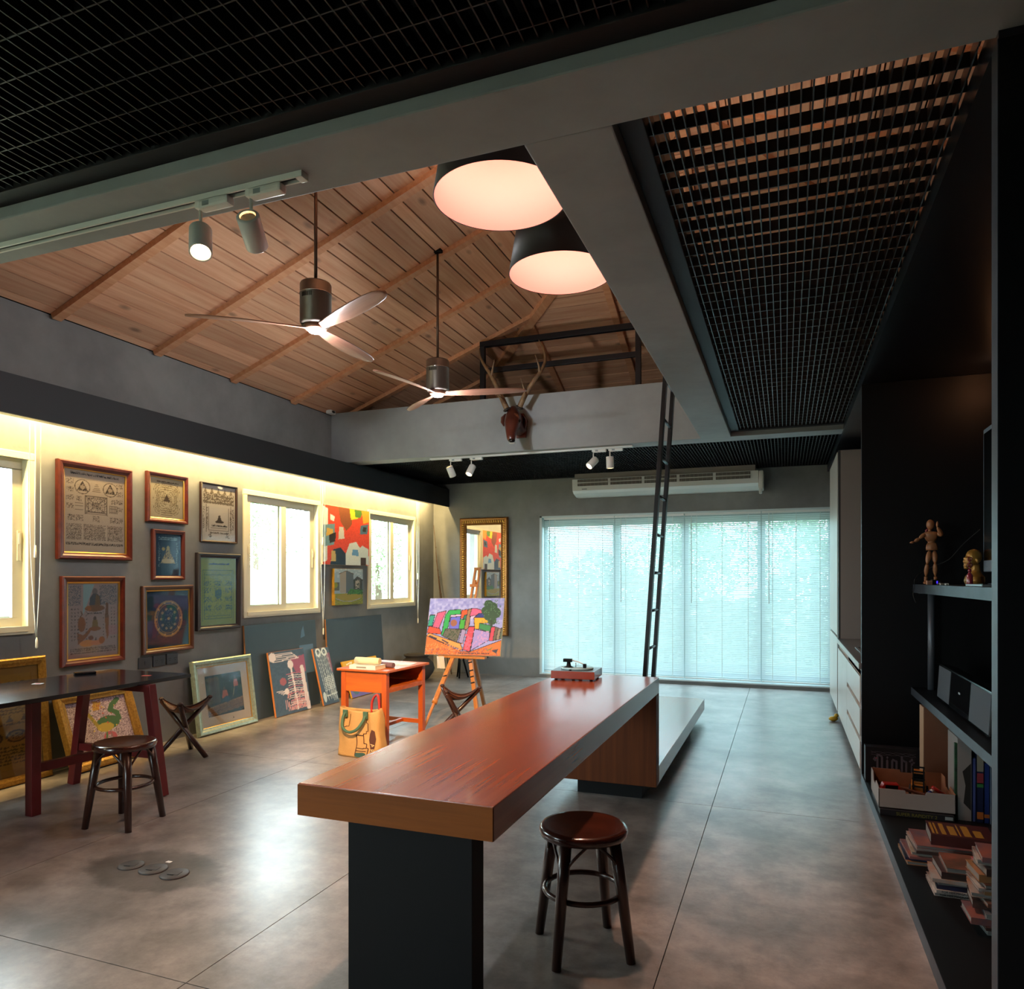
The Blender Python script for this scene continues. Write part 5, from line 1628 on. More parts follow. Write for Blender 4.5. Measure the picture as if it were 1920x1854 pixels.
# ================================================================= loft railing
t = thing('loft_railing', 'black steel guard rail at the loft edge', 'railing', (-2.32, 7.5, 3.455))
for x in (-3.19, -1.43):
    MB().box(x - .028, x + .028, 7.46, 7.51, 3.455, 4.12).build('post', LST, t, world=True, bevel=.002)
MB().box(-3.218, -1.402, 7.455, 7.515, 4.06, 4.12).build('top_rail', LST, t, world=True, bevel=.002)
MB().box(-3.162, -1.458, 7.465, 7.505, 3.765, 3.82).build('mid_rail', LST, t, world=True, bevel=.002)
t = thing('motion_sensor', 'small white sensor in the roof corner above the far beam', 'sensor', (XL + .05, 7.27, 3.425))
MB().box(0, .07, -.05, .05, -.01, .035).build('case', WHITE, t, bevel=.008)
MB().ell((.075, 0, .012), (.012, .03, .015), 10, 6).build('lens', mat('sensor_dark', '2a2a2c', .3), t)

# ================================================================= air conditioner
t = thing('air_conditioner', 'long white air conditioner high on the back wall', 'air conditioner', (-1.56, YB - .003, 2.61))
pf = [(9.98, 2.615), (9.83, 2.652), (9.785, 2.685), (9.775, 2.745), (9.765, 2.845), (10.115, 2.845), (10.115, 2.615)]
ACW = mat('ac_white', 'd6d6d0', .35)
MB().prism([(-2.80, y, z) for y, z in pf], (2.48, 0, 0)).build('body', ACW, t, world=True, bevel=.004)
for k in range(5):
    x0 = -2.72 + k * .468
    g = MB().box(x0, x0 + .43, 9.762, 9.772, 2.748, 2.835).build('grille_recess', mat('ac_recess', '3a3530', .7), t, world=True)
    for z in (2.761, 2.776, 2.7915, 2.807, 2.822):
        MB().box(x0, x0 + .43, 9.758, 9.764, z - .0035 - (.003 if z == 2.7915 else 0), z + .0035 + (.003 if z == 2.7915 else 0)).build('louvre', ACW if z == 2.7915 else mat('ac_louvre', '8d867c', .5), g, world=True)
    for q in range(8):
        MB().box(x0 + .025 + q * .054, x0 + .030 + q * .054, 9.7585, 9.7625, 2.749, 2.834).build('louvre', mat('ac_louvre', '8d867c', .5), g, world=True)
MB().box(-.32, -.26, 9.775, 10.115, 2.612, 2.845).build('end_cap', ACW, t, world=True, bevel=.018)
MB().box(-.315, -.275, 9.79, 9.84, 2.545, 2.62).build('drain_cover', ACW, t, world=True, bevel=.012)
MB().box(-2.66, -2.59, 9.774, 9.780, 2.70, 2.71).build('logo', mat('logo_grey', '6a7478', .5), t, world=True)
MB().box(-2.77, -.36, 9.79, YB - .001, 2.8455, 2.922).build('trim_4', mat('ac_bulkhead', '8f877f', .6), kind='structure', label='grey plaster bulkhead above the air conditioner')

# ================================================================= kitchen run
KIT = mat('kitchen_white', 'd0c9c0', .3, col2='c8c0b6', nscale=2)
KITG = mat('kitchen_greige', '8d8078', .4)
WTOP = mat('worktop_greige', '7a6c64', .3)
CHAN = wood('channel_wood', '9a6236', '7d4c28', .4, 'y', 10)
XF = .50
t = thing('base_cabinet', 'white kitchen base cabinet with wood finger channels', 'cabinet', (.95, 7.0, 0))
MB().box(XF + .03, 1.40, 5.70, 7.985, .08, .80).build('body', KIT, t, world=True)
MB().box(XF + .06, 1.36, 5.70, 7.985, 0, .08).build('plinth', mat('plinth_grey', '6a7478', .4, metal=.5), t, world=True)
MB().box(XF + .012, XF + .03, 5.70, 7.985, .755, .80).build('channel', CHAN, t, world=True)
MB().box(XF, XF + .03, 6.86, 7.415, .09, .75).build('door', KIT, t, world=True, bevel=.002)
MB().box(XF, XF + .03, 7.42, 7.98, .09, .75).build('door', KIT, t, world=True, bevel=.002)
for z0, z1 in ((.09, .285), (.325, .52), (.56, .75)):
    d = MB().box(XF, XF + .03, 5.705, 6.85, z0, z1).build('drawer', KIT, t, world=True, bevel=.002)
    MB().box(XF + .012, XF + .03, 5.705, 6.85, z1, z1 + .038).build('finger_channel', CHAN, d, world=True)
t = thing('worktop', 'greige kitchen worktop with a pale front edge', 'worktop', (.95, 6.85, .80))
MB().box(XF - .004, 1.43, 5.70, 7.985, .802, .845).build('slab', WTOP, t, world=True, bevel=.002)
MB().box(XF - .007, XF - .004, 5.70, 7.985, .803, .844).build('front_edge', mat('edge_alu', 'b9b4ac', .35, metal=.3), t, world=True)
t = thing('kitchen_sink', 'steel sink set into the worktop', 'sink', (.80, 6.75, .846))
MB().ring(.45, .5, [(0, 0), (0, .004), (.02, .004), (.02, 0)]).build('rim', SCREWM, t)
for o in t.children: o.matrix_basis = Matrix.Translation((0, -.25, 0)) @ Matrix.Rotation(-PI / 2, 4, 'X')
MB().box(-.205, .205, -.23, .23, .0003, .0018).build('bowl', mat('sink_dark', '14161a', .2, metal=.6), t)
t = thing('tall_cabinet', 'tall greige cabinet at the end of the kitchen run', 'cabinet', (.95, 8.7, 0))
MB().box(XF + .025, 1.42, 7.99, 9.38, .085, 2.75).build('body', KITG, t, world=True)
MB().box(XF + .05, 1.40, 8.0, 9.37, 0, .085).build('plinth', mat('plinth_grey', '6a7478', .4, metal=.5), t, world=True)
MB().box(XF, XF + .024, 8.10, 9.38, .87, 2.75).build('door', KIT, t, world=True, bevel=.002)
MB().box(XF, XF + .024, 8.10, 9.38, .09, .845).build('door', KIT, t, world=True, bevel=.002)
MB().box(XF + .006, XF + .025, 7.99, 8.09, .09, 2.75).build('side_strip', mat('strip_dark', '3a3430', .5), t, world=True)
t = thing('floor_toy', 'small yellow toy on the floor by the kitchen plinth', 'toy', (.46, 8.02, 0), .6)
YEL = mat('yellow_plastic', 'c9a028', .5)
MB().ell((0, 0, .025), (.05, .035, .025), 14, 8).build('body', YEL, t)
MB().ell((.035, 0, .055), (.022, .02, .022), 12, 8).build('head', YEL, t)
MB().lathe([(.007, 0), (.001, .018)], (.053, 0, .054), 8, axis=(1, 0, 0)).build('beak', mat('orange_plastic', 'c8641e', .5), t)

# ================================================================= black bookcase
BXF = .51
STE = mat('steel_edge', '4a5058', .4, metal=.5, col2='3f444c', nscale=12)
MB().box(BXF, 1.45, 2.16, YB, 2.832, 2.92).build('trim_5', mat('alcove_ceiling', '10131a', .3), kind='structure', label='dark panel ceiling over the bookcase and kitchen alcove')
bc = thing('bookcase', 'black built-in bookcase with shelves at the right edge', 'bookcase', (.98, 3.9, 0))
MB().box(BXF, 1.43, 2.162, 2.218, 0, 2.83).build('side_panel', BLACK, bc, world=True)
MB().box(BXF - .002, BXF, 2.162, 2.218, 0, 2.83).build('edge_strip', STE, bc, world=True)
MB().box(BXF, 1.43, 5.66, 5.695, 0, 2.83).build('side_panel', BLACK, bc, world=True)
MB().box(BXF - .002, BXF, 5.66, 5.695, 0, 2.83).build('edge_strip', STE, bc, world=True)
MB().box(BXF, 1.43, 2.218, 5.66, 0, .066).build('base_board', BLACK, bc, world=True)
MB().box(BXF - .002, BXF, 2.218, 5.66, 0, .066).build('edge_strip', STE, bc, world=True)
MB().box(1.41, 1.445, 2.218, 5.66, .066, 2.83).build('back_panel', BLACK, bc, world=True)
for z0, z1, xf in ((1.355, 1.412, .832), (.650, .700, .820)):
    MB().box(xf, 1.41, 2.218, 5.655, z0, z1).build('shelf', BLACK, bc, world=True)
    MB().box(xf - .003, xf, 2.218, 5.655, z0, z1).build('edge_strip', STE, bc, world=True)
MB().lathe([(.022, .70), (.022, 1.355)], (.925, 5.56, 0), 20).build('post', mat('post_grey', '5a5f66', .4, metal=.4), bc, world=True)
MB().bar((.86, 5.60, 1.352), (.95, 5.54, 1.352), .04, .006).build('bracket', STE, bc, world=True)

# ---- mannequin (artist's lay figure)
t = thing('wooden_mannequin', 'jointed wooden artist mannequin waving on the upper shelf', 'mannequin', (.90, 5.4, 1.412))
MANW = wood('mannequin_wood', 'a8724a', '8f5c38', .45, 'z', 10, along=1.5)
def mp(u, v, dy=0): return sv(u, v, 'y', 5.4 + dy)
def limb(nm, pts, rs):
    MB().tube(bez(pts, 4), [rs[min(len(rs) - 1, i * len(rs) // (4 * (len(pts) - 1) + 1))] for i in range(4 * (len(pts) - 1) + 1)], 12).build(nm, MANW, t, world=True)
def seg(nm, p, q, r0, r1, r2):
    P = [p.lerp(q, k / 8) for k in range(9)]
    rr = [r0 * .55, r0 * .9, (r0 + r1) / 2 * 1.02, r1, r1, r1 * .95, (r1 + r2) / 2, r2 * .95, r2 * .55]
    MB().tube(P, rr, 12).build(nm, MANW, t, world=True)
K = (sv(1745, 975, 'y', 5.4).z - 1.412) / .43
hd = mp(1744.4, 983.5)
MB().ell(hd, (.024, .027, .034), 16, 10).build('head', MANW, t, world=True)
MB().lathe([(.010, -.014), (.010, .014)], mp(1743.6, 994.5), 10).build('neck', MANW, t, world=True)
MB().tube([mp(1745, 996.5), mp(1745, 998), mp(1745.2, 1003), mp(1746, 1010), mp(1746.5, 1015)], [.016, .040, .042, .034, .022], 16, flat=.62, up=(0, 1, 0)).build('chest', MANW, t, world=True)
MB().ell(mp(1746.5, 1016.5), (.022, .018, .014), 12, 8).build('waist', MANW, t, world=True)
MB().tube([mp(1746.8, 1018), mp(1747, 1022), mp(1747.2, 1028), mp(1747.3, 1031.5)], [.026, .032, .036, .034], 16, flat=.62, up=(0, 1, 0)).build('pelvis', MANW, t, world=True)
J = {'sl': mp(1734.7, 1001), 'el': mp(1724, 1009.5, -.03), 'wl': mp(1714, 1016, -.04), 'hl': mp(1706, 1017.5, -.05), 'sr': mp(1756.5, 999), 'er': mp(1767, 1004, -.02), 'wr': mp(1757.3, 988, -.05), 'hr': mp(1757.5, 977.5, -.05),
     'pl': mp(1743, 1033), 'kl': mp(1738.5, 1057, -.02), 'al': mp(1736, 1081), 'fl': mp(1732.5, 1088, -.06), 'pr': mp(1752, 1033), 'kr': mp(1753.3, 1056, -.02), 'ar': mp(1754, 1081), 'fr': mp(1756, 1088, -.06)}
dz = 1.412 + .012 - min(J['al'].z, J['ar'].z)
seg('upper_arm', J['sl'], J['el'], .013, .014, .010); seg('forearm', J['el'], J['wl'], .011, .012, .008); seg('upper_arm', J['sr'], J['er'], .013, .014, .010); seg('forearm', J['er'], J['wr'], .011, .013, .008)
for a, b_ in (('wl', 'hl'), ('wr', 'hr')):
    MB().tube([J[a], J[a].lerp(J[b_], .35), J[a].lerp(J[b_], .7), J[b_]], [.007, .014, .012, .004], 10, flat=.55).build('hand', MANW, t, world=True)
seg('thigh', J['pl'], J['kl'], .014, .0165, .011); seg('shin', J['kl'], J['al'], .0115, .014, .008); seg('thigh', J['pr'], J['kr'], .014, .0165, .011); seg('shin', J['kr'], J['ar'], .0115, .014, .008)
for a, b_ in (('al', 'fl'), ('ar', 'fr')):
    A_ = Vector((J[a].x, J[a].y + .01, 1.426)); E_ = Vector((J[a].x - .012, J[a].y - .06, 1.421))
    MB().tube([A_, A_.lerp(E_, .4), E_], [.013, .014, .007], 10, flat=.7).build('foot', MANW, t, world=True)
MB().tube([J['al'], Vector((J['al'].x, J['al'].y, 1.43))], .010, 8).build('ankle', MANW, t, world=True)
MB().tube([J['ar'], Vector((J['ar'].x, J['ar'].y, 1.43))], .010, 8).build('ankle', MANW, t, world=True)
MB().tube([mp(1741, 990, .03), mp(1738, 995, .04), mp(1736, 1000, .05)], [.003, .012, .004], 8).build('ribbon', mat('red_ribbon', '6b1014', .6), t, world=True)

# ---- gold bust
t = thing('gold_bust', 'small gold bust of a bald head on the upper shelf', 'bust', (.955, 4.55, 1.412))
GOLDB = mat('gold_paint', 'a87a32', .35, metal=.4, col2='8f5e22', nscale=8)
m = MB()
m.ell((.005, 0, .158), (.040, .034, .042), 20, 12)          # skull
m.ell((-.022, 0, .132), (.026, .024, .034), 16, 10)         # face
m.ell((-.046, 0, .132), (.007, .007, .010), 8, 6)           # nose
m.ell((-.040, 0, .110), (.010, .014, .007), 8, 6)           # lips
m.ell((-.036, 0, .098), (.012, .014, .009), 8, 6)           # chin
m.ell((-.036, .0, .150), (.012, .022, .007), 8, 6)          # brow
m.ell((.006, -.034, .135), (.010, .006, .015), 8, 6)        # ear
m.ell((.006, .034, .135), (.010, .006, .015), 8, 6)
m.tube([(.010, 0, .115), (.012, 0, .085), (.012, 0, .06)], [.024, .025, .034], 14)
m.tube([(.010, 0, .072), (.010, 0, .05), (.008, 0, .025), (.006, 0, .0)], [.030, .054, .058, .046], 20, flat=.8)
o = m.build('bust', GOLDB, t)
rm = o.modifiers.new('blend', 'REMESH'); rm.mode = 'VOXEL'; rm.voxel_size = .0035; rm.use_smooth_shade = True
sm_ = o.modifiers.new('soft', 'SMOOTH'); sm_.iterations = 4
t.matrix_basis = t.matrix_basis @ Matrix.Rotation(math.radians(18), 4, 'Z')

# ---- small things on the upper shelf
t = thing('red_bottle', 'small red bottle with a chain in front of the gold bust', 'bottle', (.905, 4.38, 1.412))
REDB = mat('red_glass', '8a2434', .2, coat=.4)
MB().lathe([(.014, 0), (.015, .003), (.015, .055), (.010, .064), (.006, .068), (.006, .074), (.008, .075), (.008, .088), (0, .09)], seg=20).build('body', REDB, t)
for k in range(4):
    MB().tube([(.010 * math.cos(a) * (1 if k % 2 else .3), .010 * math.cos(a) * (.3 if k % 2 else 1), .094 + k * .016 + .010 * math.sin(a)) for a in [2 * PI * i / 10 for i in range(10)]], .0025, 6, closed=True).build('chain_link', REDB, t)
t = thing('travel_adapter', 'black power adapter with a blue light at the mannequin\'s feet', 'adapter', (.905, 5.28, 1.412), .15)
MB().box(-.03, .03, -.02, .02, 0, .033).build('case', mat('adapter_black', '0a0a0b', .3), t, bevel=.003)
MB().box(-.004, .003, -.0212, -.0200, .008, .024).build('indicator', mat('blue_led', '2018a0', .4, emit='3a2aff', estr=2.0), t)
MB().box(.012, .016, -.0212, -.0200, .012, .017).build('port', mat('label_grey', '8a9494', .5), t)
t = thing('wood_block', 'small pinkish wooden block on the upper shelf edge', 'block', (.862, 5.25, 1.412), .1)
MB().box(-.016, .016, -.012, .012, 0, .026).build('block', mat('pink_wood', 'a87a60', .6), t, bevel=.003)
MB().box(-.010, .010, -.0125, -.0118, .006, .018).build('label', mat('label_tan', '8d6450', .6), t)
for k, (x, y, c, lab) in enumerate(((.885, 4.98, 'c9bfae', 'small cream plug on the upper shelf, left of the white one'), (.892, 4.88, 'd8d6d0', 'small white plug on the upper shelf'))):
    t = thing('charger_plug', lab, 'plug', (x, y, 1.412), .5 + k)
    MB().box(-.016, .016, -.009, .009, 0, .011).build('body', mat('plug_' + c, c, .4), t, bevel=.003)
    MB().tube([(-.014, .0, .005), (-.03, .004, .004)], .003, 6).build('pin', SCREWM, t)
t = thing('tablet_computer', 'silver tablet lying near the gold bust', 'tablet', (.905, 4.03, 1.412), 0)
MB().box(-.058, .058, -.16, .16, 0, .012).build('body', mat('silver_alu', 'b9bcc0', .3, metal=.8), t, bevel=.004)
MB().box(-.05, .05, -.15, .15, .0118, .013).build('screen', mat('phone_screen', '05070a', .05), t)
t = thing('paper_stack', 'yellowed papers behind the monitor on the upper shelf', 'papers', (1.16, 4.75, 1.412))
for k in range(3):
    MB().box(-.02 + .012 * k, -.012 + .012 * k, -.16, .12, 0, .10 - .01 * k).build('sheet', mat('yellowed_paper', '9a7a48', .8), t)
t = thing('computer_monitor', 'dark flat monitor standing on the upper shelf', 'monitor', (1.06, 4.20, 1.412))
BEZ = mat('bezel_grey', '6a7884', .4)
MB().box(-.06, -.02, -.36, .335, .075, .84).build('housing', BEZ, t, bevel=.006)
MB().box(-.062, -.0595, -.335, .315, .135, .815).build('screen', mat('screen_black', '030304', .15), t)
MB().box(-.02, .03, -.03, .03, .0, .35).build('stand', BEZ, t, bevel=.004)
MB().box(-.09, .09, -.12, .12, 0, .014).build('foot', BEZ, t, bevel=.004)
for k in range(3): MB().box(-.0625, -.060, .26 + k * .018, .27 + k * .018, .100, .104).build('button', mat('label_grey', '8a9494', .5), t)
t = thing('power_cable', 'thin black cable draped along the upper shelf', 'cable', (.87, 5.5, 1.412))
MB().tube(bez([sv(1838, 992, 'y', 5.55), sv(1806, 1020, 'y', 5.58), sv(1780, 1048, 'y', 5.60), sv(1755, 1060, 'y', 5.62), sv(1733, 1070, 'y', 5.60), sv(1716, 1084, 'y', 5.50), Vector((.818, 5.52, 1.40)), Vector((.815, 5.55, 1.34)), sv(1717, 1130, 'y', 5.55)], 6), .0022, 6).build('cable', mat('cable_grey', '2c2a28', .5), t, world=True)

# ---- speaker dock on the middle shelf
t = thing('speaker_dock', 'long black and grey music dock on the middle shelf', 'speaker', (.93, 4.52, .70))
SPG = mat('speaker_cloth', '3a4048', .7, bump=.3, bscale=300)
MB().prism([(-.045, -.62, .012), (.06, -.62, .012), (.06, -.62, .205), (-.02, -.62, .222), (-.032, -.62, .222)], (0, 1.24, 0)).build('cabinet', mat('dock_black', '08080a', .2), t, bevel=.006)
def fp(y0, y1, z0, z1, m, nm, o=.0015):
    dx = lambda z: -.045 + (.013) * (z - .012) / .21
    MB().prism([(dx(z0) - o, y0, z0), (dx(z0) - o, y1, z0), (dx(z1) - o, y1, z1), (dx(z1) - o, y0, z1)], (.001, 0, 0)).build(nm, m, t)
fp(.27, .605, .022, .212, SPG, 'grille'); fp(-.605, -.22, .022, .212, SPG, 'grille')
fp(-.20, .25, .020, .214, mat('dock_gloss', '060608', .06, spec=.7), 'front_panel')
fp(.005, .045, .118, .128, mat('label_grey', '8a9494', .5), 'nameplate', .0028)
MB().box(-.036, -.026, -.61, .61, .2205, .2245).build('top_trim', SCREWM, t)
for y in (-.5, .5): MB().box(-.03, .04, y - .03, y + .03, 0, .013).build('foot', BLACKM, t)

# ---- bottom board: boxes
ZB = .0665
t = thing('black_box', 'black printed box reading Night, standing behind the toy box', 'box', (.70, 5.52, ZB))
MB().box(-.185, .185, -.045, .045, 0, .235).build('carton', mat('black_card', '121014', .5), t, bevel=.002)
GL = mat('grey_print_matte', '5c5660', .6)
def strokes(nm, polys, m=GL):
    MB_ = MB()
    for q in polys: MB_.prism([(x, -.0458, z) for x, z in q], (0, .0006, 0))
    return MB_.build(nm, m, t)
def stem(x, z0, z1, w_=.013):
    return [(x, z0), (x + w_ / 2, z0 - .008), (x + w_, z0), (x + w_, z1), (x + w_ / 2, z1 + .008), (x, z1)]
def hook(x0, x1, z, h=.012):
    return [(x0, z), (x0 + .006, z + h), (x1, z - .002), (x1 - .006, z - h)]
zb, zx, za = .085, .150, .182
strokes('letter_n', [stem(-.118, zb, za), stem(-.090, zb, zx + .02), hook(-.140, -.115, zb + .006), hook(-.110, -.080, zx + .03), [(-.140, za - .03), (-.128, za - .01), (-.112, za - .03), (-.125, za - .045)]])
strokes('letter_i', [stem(-.058, zb, zx), [(-.058, zx + .020), (-.051, zx + .030), (-.044, zx + .020), (-.051, zx + .010)]])
strokes('letter_g', [stem(-.028, zb + .01, zx), stem(-.002, zb - .03, zx), hook(-.024, .006, zx + .004), hook(-.024, .006, zb + .006), hook(-.030, .008, zb - .032)])
strokes('letter_h', [stem(.030, zb, za), stem(.056, zb, zx), hook(.036, .066, zx + .004)])
strokes('letter_t', [stem(.090, zb, za - .012), hook(.078, .116, zx + .002), hook(.094, .116, zb + .002)])
for k in range(3):
    pts = [(-.15 + i * .03, -.0462, .195 + .012 * math.sin(i * 1.1 + k * 2)) for i in range(10)]
    MB().tube(pts, .0009, 5).build('flourish', GL, t)
MB().lathe([(0, 0), (.005, .0006)], (-.118, -.0458, .160), 8, axis=(0, -1, 0)).build('rose_print', mat('pink_print', 'a83a5a', .6), t)

t = thing('flat_box', 'flat black box lettered Super Rapidity 2 under the toy box', 'box', (.735, 4.93, ZB))
MB().box(-.215, .165, -.215, .20, 0, .034).build('carton', mat('black_card', '121014', .5), t, bevel=.002)
me = text_mesh('SUPER RAPIDITY 2', .026)
me.materials.append(mat('yellow_print', '6e6a22', .6))
place('lettering', me, t, Matrix.Translation((-.13, -.2156, .007)))
MB().box(.118, .158, -.2158, -.2150, .008, .026).build('print_patch', mat('label_grey', '8a9494', .5), t)

CARD = mat('corrugated_card', '8a5a3c', .8, col2='7c4f34', nscale=6)
CARDO = mat('card_white', '8f8984', .7)
t = thing('toy_box', 'open white cardboard tray full of toys on the bottom board', 'box', (.715, 4.945, ZB + .035))
bw, bd, bh, th = .198, .20, .118, .004
def wallpoly(pts, d, nm):
    o = MB().prism(pts, d).build(nm, [CARDO, CARD], t)
    return o
MB().box(-bw, bw, -bd, bd, 0, th).build('base', CARD, t)
MB().box(-bw + .006, bw - .006, -bd + .008, bd - .006, th, .034).build('insert', mat('brown_card', '77503a', .8, col2='6b4733', nscale=3), t)
fr = [(-bw, 0), (bw, 0), (bw, bh - .006), (.05, bh - .006), (.045, bh - .024), (-.055, bh - .024), (-.06, bh - .006), (-bw, bh - .006)]
MB().prism([(x, -bd, z) for x, z in fr], (0, th, 0)).build('front_flap', CARDO, t)
MB().prism([(x, -bd + th, z) for x, z in fr], (0, th * .5, 0)).build('front_lining', CARD, t)
bk2 = [(-bw, 0), (bw, 0), (bw, bh + .02), (.06, bh + .02), (.055, bh + .004), (-.03, bh + .004), (-.035, bh + .02), (-bw, bh + .02)]
MB().prism([(x, bd, z) for x, z in bk2], (0, -th, 0)).build('back_flap', CARD, t)
for sx in (-1, 1):
    sd = [(-bd, 0), (bd, 0), (bd, bh + .02), (.10, bh + .02), (.07, bh - .03), (-.02, bh - .03), (-.06, bh + .005), (-bd, bh - .006)]
    MB().prism([(sx * bw, y, z) for y, z in sd], (-sx * th, 0, 0)).build('side_flap', CARDO if sx < 0 else CARD, t)
TB = Vector((.715, 4.945, ZB + .035 + .034))
def toy(name, label, x, y, z, rz, cat='toy', k=1.0): return thing(name, label, cat, M=Matrix.Translation(TB + Vector((x, y, z))) @ Matrix.Rotation(rz, 4, 'Z') @ Matrix.Scale(k, 4))
def wheel(t, x, y, z, r, ax=(0, 1, 0)): MB().lathe([(r, -.006), (r, .006)], (x, y, z), 14, axis=ax).build('wheel', mat('tyre_black', '0a0a0a', .7), t)
t = toy('toy_car', 'red toy car at the left end of the tray', -.115, -.10, .0, .1)
RP = mat('red_plastic', '8f1d14', .35)
MB().prism([(-.065, -.028, .015), (.065, -.028, .015), (.068, -.028, .05), (.045, -.028, .055), (.03, -.028, .09), (-.05, -.028, .09), (-.066, -.028, .055)], (0, .056, 0)).build('body', RP, t, bevel=.003)
MB().box(-.042, .026, -.0288, .0288, .060, .083).build('windows', mat('toy_window', '0a0a0c', .15), t)
for x in (-.04, .04):
    for y in (-.028, .028): wheel(t, x, y, .014, .014)
t = toy('toy_truck', 'yellow toy loader truck in the tray', .045, .03, .0, 1.4, k=1.12)
YP = mat('amber_plastic', 'a8641a', .4)
MB().box(-.06, .06, -.035, .035, .02, .07).build('chassis', YP, t, bevel=.003)
MB().box(-.05, .02, -.03, .03, .07, .135).build('cab', YP, t, bevel=.006)
MB().box(-.052, -.048, -.022, .022, .085, .125).build('window', mat('toy_window', '0a0a0c', .15), t)
for x in (-.035, .04):
    for y in (-.04, .04): wheel(t, x, y, .022, .022)
for y in (-.025, .025): MB().bar((-.065, y, .03), (-.068, y, .17), .007, .007, (0, 1, 0)).build('mast', BLACKM, t)
for z in (.06, .10, .14, .165): MB().bar((-.066, -.03, z), (-.066, .03, z), .006, .008).build('mast_bar', BLACKM, t)
t = toy('toy_tube', 'blue and white toy tube leaning in the tray', .095, -.08, .040, .7)
MB().tube([(-.03, 0, .0), (.03, 0, .035)], .010, 10).build('tube', mat('white_plastic', 'b9b4b0', .4), t)
MB().tube([(-.036, 0, -.004), (-.005, 0, .0145)], .0108, 10).build('band', mat('blue_plastic', '2c3f7a', .4), t)
t = toy('toy_tube', 'red toy tube beside the blue one in the tray', .135, -.06, .036, .5)
MB().tube([(-.04, 0, .045), (.03, 0, .0)], .011, 10).build('tube', RP, t)
MB().tube([(.028, 0, .002), (.036, 0, -.004)], .013, 10).build('cap', RP, t)
for k in range(6):
    t = toy('craft_stick', ('topmost', 'second', 'third', 'fourth', 'fifth', 'lowest')[k] + ' brown wooden stick piled in the middle of the tray', -.02 + .008 * k, -.09 + .015 * (k % 3), (.062 - .011 * k), -.5 + .12 * k)
    t['group'] = 'craft sticks in the tray'
    MB().bar((-.07, 0, .0), (.08, .01, -.012), .009, .005).build('stick', mat('stick_brown', '5d3018', .6), t)

t = thing('cardboard_box', 'tall plain brown cardboard box standing under the middle shelf', 'box', (.94, 5.34, ZB))
MB().box(-.105, .24, -.07, .07, 0, .555).build('carton', mat('brown_card', '77503a', .8, col2='6b4733', nscale=3), t, bevel=.003)
MB().box(-.108, -.105, -.07, .07, 0, .555).build('open_edge', mat('card_edge', 'a88a70', .8), t)
for z in (.21, .25): MB().box(.06, .09, -.0708, -.070, z, z + .008).build('print_mark', mat('brown_ink', '3a2418', .8), t)
t = thing('picture_box', 'white boxed print with a green edge, upright beside the cardboard', 'box', (1.0, 4.90, ZB))
MB().box(-.075, -.005, -.13, .13, 0, .47).build('carton', mat('grey_white_card', '7f7b78', .6), t, bevel=.002)
MB().box(-.088, -.0755, -.13, -.105, 0, .44).build('green_board', mat('green_board', '1f5a34', .6, col2='0c1a12', nscale=18), t)
MB().prism([(-.045, -.1305, .10), (-.008, -.1305, .06), (-.008, -.1305, .33), (-.05, -.1305, .28), (-.035, -.1305, .2)], (0, .0006, 0)).build('print_shape', mat('ink_black', '15120f', .7), t)

def art_prism(x0, x1, y0, y1, z, m):
    return (x0, x1, y0, y1, z, m)
def upright(label, x, y, th_, h, d, cov, spine=None):
    """book standing with its spine to the viewer"""
    t = thing('upright_book', label, 'book', (x, y, ZB), group='books standing under the middle shelf')
    c = .002
    MB().box(-th_ / 2, -th_ / 2 + c, 0, d, 0, h).box(th_ / 2 - c, th_ / 2, 0, d, 0, h).box(-th_ / 2, th_ / 2, 0, c, 0, h).build('cover', cov, t)
    MB().box(-th_ / 2 + c, th_ / 2 - c, c, d - .004, .003, h - .003).build('pages', PAPER, t)
    for (z0, z1, mm) in spine or []:
        MB().box(-th_ / 2, th_ / 2, -.0008, 0, z0, z1).build('spine_band', mm, t)
NAVY = mat('navy_cover', '141c3c', .45); SKYB = mat('skyblue_cover', '4c6a84', .5, col2='6a7f90', nscale=12); WINE = mat('wine_cover', '5a2430', .45)
upright('thin blue-violet book standing beside the white boxed print', 1.008, 4.77, .016, .36, .2, mat('violet_cover', '3c4a80', .45))
upright('tall navy picture book with coloured bands, standing', 1.035, 4.76, .032, .40, .22, NAVY, [(.29, .395, mat('band_cream', '8a8272', .5)), (.22, .28, mat('band_red', '7a2a34', .5)), (.20, .225, mat('band_green', '2a6a34', .5)), (.02, .06, mat('band_orange', 'a8642a', .5))])
upright('dark blue book standing right of the banded one', 1.067, 4.76, .026, .34, .22, mat('deep_blue_cover', '1c2f6a', .4), [(.03, .05, mat('band_orange', 'a8642a', .5))])
upright('sky-blue clouded book standing at the end of the row', 1.10, 4.74, .034, .32, .22, SKYB)

# ---- piles of books and magazines on the bottom board
PAL = ['5a4038', '8a5040', '7d6a4a', '3c2426', '8f9494', '141416', '4a4a58', 'b0aca6', '3f3a30', '94603c', '2c2f50', '6a7470']
def pcov(i): return mat('cover_%d' % i, PAL[i % len(PAL)], .35, col2=PAL[(i + 5) % len(PAL)], nscale=9)
PG2 = mat('grey_pages', '74716c', .85)
def pile(cx, cy, specs, zbase, group, labels):
    z = zbase
    for k, (L, Wd, H, ci, rz, ox, oy) in enumerate(specs):
        book(labels[k], Matrix.Translation((cx + ox, cy + oy, z)) @ Matrix.Rotation(rz, 4, 'Z'), L, Wd, H, pcov(ci), PG2, group, spine_side=-1 if k % 3 else 1, name='stacked_book')
        z += H + .0006
    return z
ordn = ['lowest', 'second', 'third', 'fourth', 'fifth', 'sixth', 'seventh', 'eighth', 'ninth', 'tenth', 'eleventh', 'twelfth', 'thirteenth', 'fourteenth']
